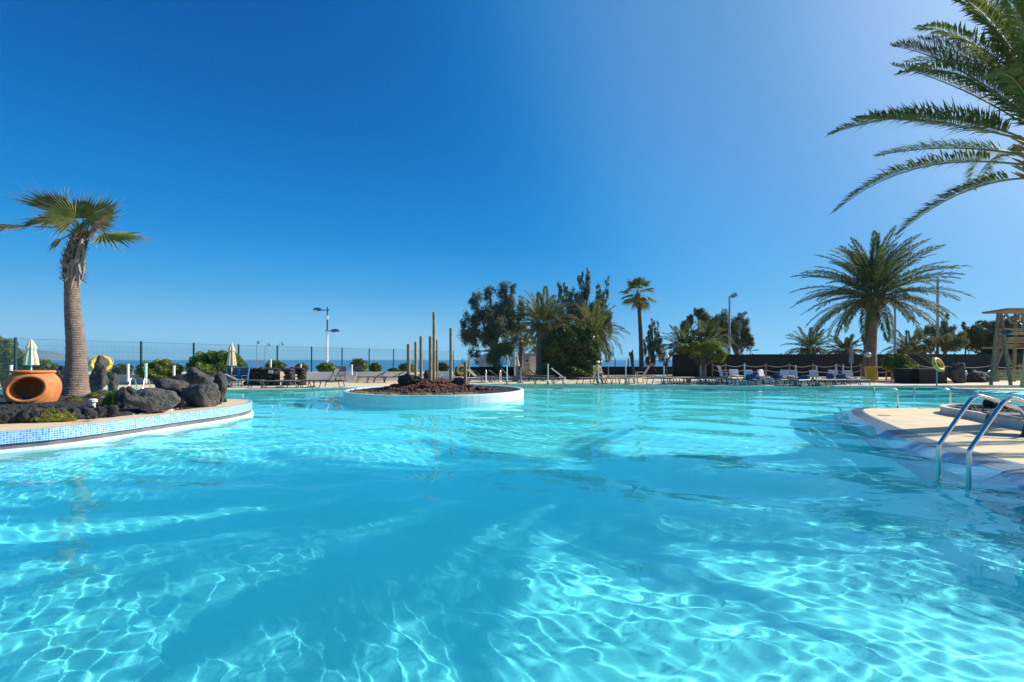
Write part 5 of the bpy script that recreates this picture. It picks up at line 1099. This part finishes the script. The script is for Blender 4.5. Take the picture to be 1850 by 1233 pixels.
for px, w_, Y, lb in ((1640, 1.05, 31.0, 'narrow black planter box below the pale blossom shrub'), (1676, 1.75, 30.6, 'wide black planter box left of the yellow life ring')):
    t = thing('planter_box', Vector(XY(px, Y))+Vector((0, 0, .1)), lb, 'planter box'); b = MB(); b.box((0, 0, .44), (w_, .8, .88)); b.build('box', M['dark'], t); b = MB(); b.box((0, 0, .905), (w_+.06, .86, .05)); b.build('top_rim', M['darkmetal'], t)
# life rings
def life_ring(px, py, Y, R_, r, label, yaw, yb, bands=4):
    c = AT(px, py, Y); base = Vector((c.x, c.y, .1 if Y > 20 else ZB)); t = thing('life_ring_stand', base, label, 'life ring'); cc_ = c-base; ax = Vector((math.sin(yaw), -math.cos(yaw), .38)).normalized()
    b = MB(); b.tube([(0, .08, 0), (0, .08, cc_.z+R_*.3)], .03, 8); b.build('post', M['greymetal'], t)
    b = MB(); b.torus(cc_, R_-r, r, ax, 36, 12); rg = b.build('ring', M['ring'], t, True); u = ax.orthogonal().normalized(); v = ax.cross(u)
    for q in range(bands):
        a = math.pi/4+q*math.pi/2; b = MB(); b.torus(cc_, R_-r, r*1.06, ax, 3, 12, a-.09, a+.09); b.build('band', M['ring_band'], rg, True)
    b = MB()
    for q in range(4):
        a0 = math.pi/4+q*math.pi/2; P = [cc_+(u*math.cos(a0+s*math.pi/2)+v*math.sin(a0+s*math.pi/2))*(R_*(1.02+.12*math.sin(s*math.pi))) for s in [i/6 for i in range(7)]]; b.tube(P, .008, 4)
    b.build('grab_line', M['offwhite'], rg)
life_ring(182, 658, 19, .36, .075, 'yellow life ring behind the upright rock, right of the leaning palm', .5, 700)
life_ring(1695, 659, 24.5, .38, .085, 'yellow life ring on a thin post in front of the black planter box', .38, 700)
life_ring(834, 668, 34, .34, .07, 'pale yellow life ring half hidden behind the stubby island pole', .1, 690)
# dark boulders right
def rockY(px, yb, wpx, hpx, Y, m, label, seed, cuts=6, dy=.6):
    k = Y/F; b = MB(); b.blob((0, 0, hpx*k*.42), (wpx*k*.54, wpx*k*.54*dy, hpx*k*.62), seed, 4, .35, 1.6, cuts=cuts); p = AT(px, yb, Y); p.z = .08; tag(b.build('boulder', m, smooth=True, loc=p), label, 'rock')
rockY(1727, 690, 32, 40, 31, M['lava'], 'tall pointed dark boulder right of the yellow life ring on the post', 71, 7, .7); rockY(1764, 690, 44, 20, 32, M['lava'], 'low dark boulder heap right of the tall pointed one', 72); rockY(1790, 688, 30, 18, 33, M['greyrock'], 'pale grey rock heap beside the timber tower leg', 75)
# long deck board / kerb at right back
b = MB(); b.box((0, 0, .06), (17, .5, .12), tilt=('Y', -.004)); o = tag(b.build('timber_kerb', M['offwhite'], loc=Vector(XY(1790, 26))+Vector((0, 0, .12))), 'long pale raised kerb running across the deck below the timber tower', 'kerb')
b = MB(); b.box((0, 0, .05), (9, 1.0, .1)); tag(b.build('raised_step', M['deck_joint'], loc=Vector(XY(1600, 32))+Vector((0, 0, .1))), 'grey raised step behind the right end of the lounger row', 'step')
# timber tower
Y = 24; k = Y/F; o0 = AT(1822, 697, Y); o0.z = .1; t = thing('timber_tower', o0, 'weathered timber lookout tower with a flat roof at the right edge', 'tower')
def tp(px, py, dy=0): return AT(px, py, Y+dy)-o0
for (x0, y0, x1, y1, dy) in ((1790, 696, 1804, 566, -.6), (1826, 696, 1808, 566, -.5), (1832, 690, 1835, 566, 1.2), (1868, 696, 1848, 566, -.5), (1798, 690, 1805, 600, 1.2)):
    b = MB(); b.tube([tp(x0, y0, dy), tp(x1, y1, dy)], .075, 10); b.build('leg', M['wood_grey'], t)
b = MB(); b.box(tp(1846, 563)+Vector((0, 0, .02)), (98*k, 1.3, .09), tilt=('X', -.05)); b.build('roof', M['wood_grey'], t)
for (x0, y0, x1, y1) in ((1804, 585, 1818, 568), (1832, 585, 1842, 568), (1828, 585, 1818, 568), (1800, 660, 1822, 610), (1828, 660, 1806, 612)):
    b = MB(); b.tube([tp(x0, y0, -.4), tp(x1, y1, -.4)], .05, 8); b.build('brace', M['wood_grey'], t)
for i, y in enumerate((596, 603, 612, 618, 625)):
    b = MB(); b.box(tp(1840, y, -.2+.15*(i % 2)), (68*k, .06, 5.5*k)); b.build('rail_board', M['wood_warm'], t)
b = MB(); b.box(tp(1842, 628, .6), (70*k, 2.0, .10)); b.build('platform', M['wood_grey'], t)
b = MB(); b.add([tp(1842, 700, -.7), tp(1872, 700, -.7), tp(1868, 632, -.7), tp(1850, 632, -.7), tp(1842, 700, -.6), tp(1872, 700, -.6), tp(1868, 632, -.6), tp(1850, 632, -.6)], [(0, 1, 2, 3), (4, 7, 6, 5), (0, 3, 7, 4), (1, 5, 6, 2), (3, 2, 6, 7), (0, 4, 5, 1)]); b.build('slide_panel', M['wood_warm'], t)
for y in (671, 678, 685): b = MB(); b.box(tp(1838, y, .3), (76*k, .08, 5.5*k)); b.build('lower_board', M['wood_warm'], t)
b = MB(); b.blob(tp(1820, 601, -.9), (.22, .2, .12), 4, 3, .4); tag(b.build('bird_net', M['greenmetal'], loc=o0, smooth=True), 'small teal bundle hanging on the tower rail', 'bundle')
# timber post lamp / carved driftwood by the fan palm
b = MB(); P = [AT(1144, 676, 47), AT(1143, 660, 47), AT(1141.5, 645, 47), AT(1140, 640, 47)]; o0 = P[0].copy(); b.tube([p-o0 for p in P], [.17, .15, .2, .26], 8); b.tube([AT(1140.5, 642, 47)-o0, AT(1143.5, 632, 47)-o0], [.18, .04], 6); b.tube([AT(1140, 642, 47)-o0, AT(1136.5, 636, 47)-o0], [.16, .05], 6)
tag(b.build('driftwood_post', M['darkmetal'], loc=o0), 'dark forked driftwood trunk standing left of the tall slender fan palm', 'driftwood')
# lounger corner intruding at the right edge
t = thing('wooden_lounger', G(1850, 791, ZR)+Vector((.15, 0, .012)), 'brown wooden lounger cut off by the right edge beside the planter', 'lounger')
for dx, dy in ((-.12, 0), (1.0, -.5), (.3, 1.2)): b = MB(); b.tube([(dx-.06, dy, 0), (dx+.05, dy, .36)], .035, 8); b.build('leg', M['darktrunk'], t)
b = MB(); b.tube([(-.55, .35, .44), (-.2, .02, .36), (.5, -.28, .34), (1.4, -.6, .34)], .03, 8); b.build('side_rail', M['greymetal'], t)
b = MB(); b.box((.7, .3, .39), (1.9, .62, .03), rz=-.42); b.build('seat_sling', M['sling_dark'], t)

# ------------------------------------------------------------------ people (tiny in the picture, still whole figures)
def person(loc, rz, label, top, bottom, hat=None, sc=1.0):
    t = thing('person', loc, label, 'person', rz=rz); t.scale = (sc,)*3
    J = {'pel': (0, 0, .52), 'sp': (0, .02, .75), 'ch': (0, .0, .95), 'nk': (0, -.02, 1.10), 'hd': (0, -.04, 1.20), 'ht': (0, -.05, 1.33)}
    V = [J['pel'], J['sp'], J['ch'], J['nk'], J['hd'], J['ht']]; E_ = [(0, 1), (1, 2), (2, 3), (3, 4), (4, 5)]; Rr = [.15, .13, .155, .06, .085, .075]; reg = [1, 0, 0, 2, 2, 2]
    for s in (-1, 1):
        i = len(V); V += [(s*.10, -.05, .50), (s*.13, -.45, .50), (s*.14, -.50, .10), (s*.14, -.62, .05)]; E_ += [(0, i), (i, i+1), (i+1, i+2), (i+2, i+3)]; Rr += [.095, .075, .045, .035]; reg += [1, 1, 1, 2]
        i = len(V); V += [(s*.19, 0, 1.0), (s*.24, -.06, .74), (s*.15, -.28, .62), (s*.13, -.36, .60)]; E_ += [(2, i), (i, i+1), (i+1, i+2), (i+2, i+3)]; Rr += [.06, .045, .033, .03]; reg += [0, 0, 2, 2]
    me = bpy.data.meshes.new('body'); me.from_pydata(V, E_, []); o = bpy.data.objects.new('body', me); COL.objects.link(o)
    md = o.modifiers.new('skin', 'SKIN'); me.skin_vertices[0].data[0].use_root = True
    for i, r in enumerate(Rr): me.skin_vertices[0].data[i].radius = (r, r)
    sb = o.modifiers.new('sub', 'SUBSURF'); sb.levels = 1; sb.render_levels = 1
    dg = bpy.context.evaluated_depsgraph_get(); dg.update(); me2 = bpy.data.meshes.new_from_object(o.evaluated_get(dg)); bpy.data.objects.remove(o)
    me2.materials.clear(); [me2.materials.append(x) for x in (top, bottom, M['skin'])]
    Vv = [Vector(v) for v in V]
    for f in me2.polygons:
        c = f.center; j = min(range(len(Vv)), key=lambda q: (Vv[q]-c).length); f.material_index = reg[j]; f.use_smooth = True
    o = bpy.data.objects.new('body', me2); COL.objects.link(o); o.parent = t
    b = MB(); b.blob((0, -.035, 1.29), (.095, .105, .10), 3, 2, .05); b.build('hair', M['hair'], t, True)
    b = MB(); b.blob((0, -.135, 1.24), (.015, .02, .02), 1, 1, 0); b.build('nose', M['skin'], t)
    if hat: b = MB(); b.lathe([(.20, 1.31), (.12, 1.325), (.105, 1.42), (.05, 1.45), (0, 1.45)], 16, (0, -.035, 0)); b.build('hat', hat, t, True)
    return t
pp = G(1079, 690, .1); tch = armchair(1080, 690, math.pi/2, M['plastic'], 'white chair under the seated person in yellow, in front of the ivy clump', .2)
tch.rotation_euler.z = math.pi*.5+math.pi
pp = tch.location.copy(); pp.z = .1-.02
person(pp, 0, 'person in a yellow top, navy trousers and pale hat seated before the ivy clump', M['yellow_shirt'], M['navy'], M['plastic'])
pw = Vector(XY(1173, 47.6)); pw.z = .92-.42
person(pw, 1.2, 'person in dark clothes sitting on the low black wall beside the airy tree', M['navy'], M['navy'], None, .95)
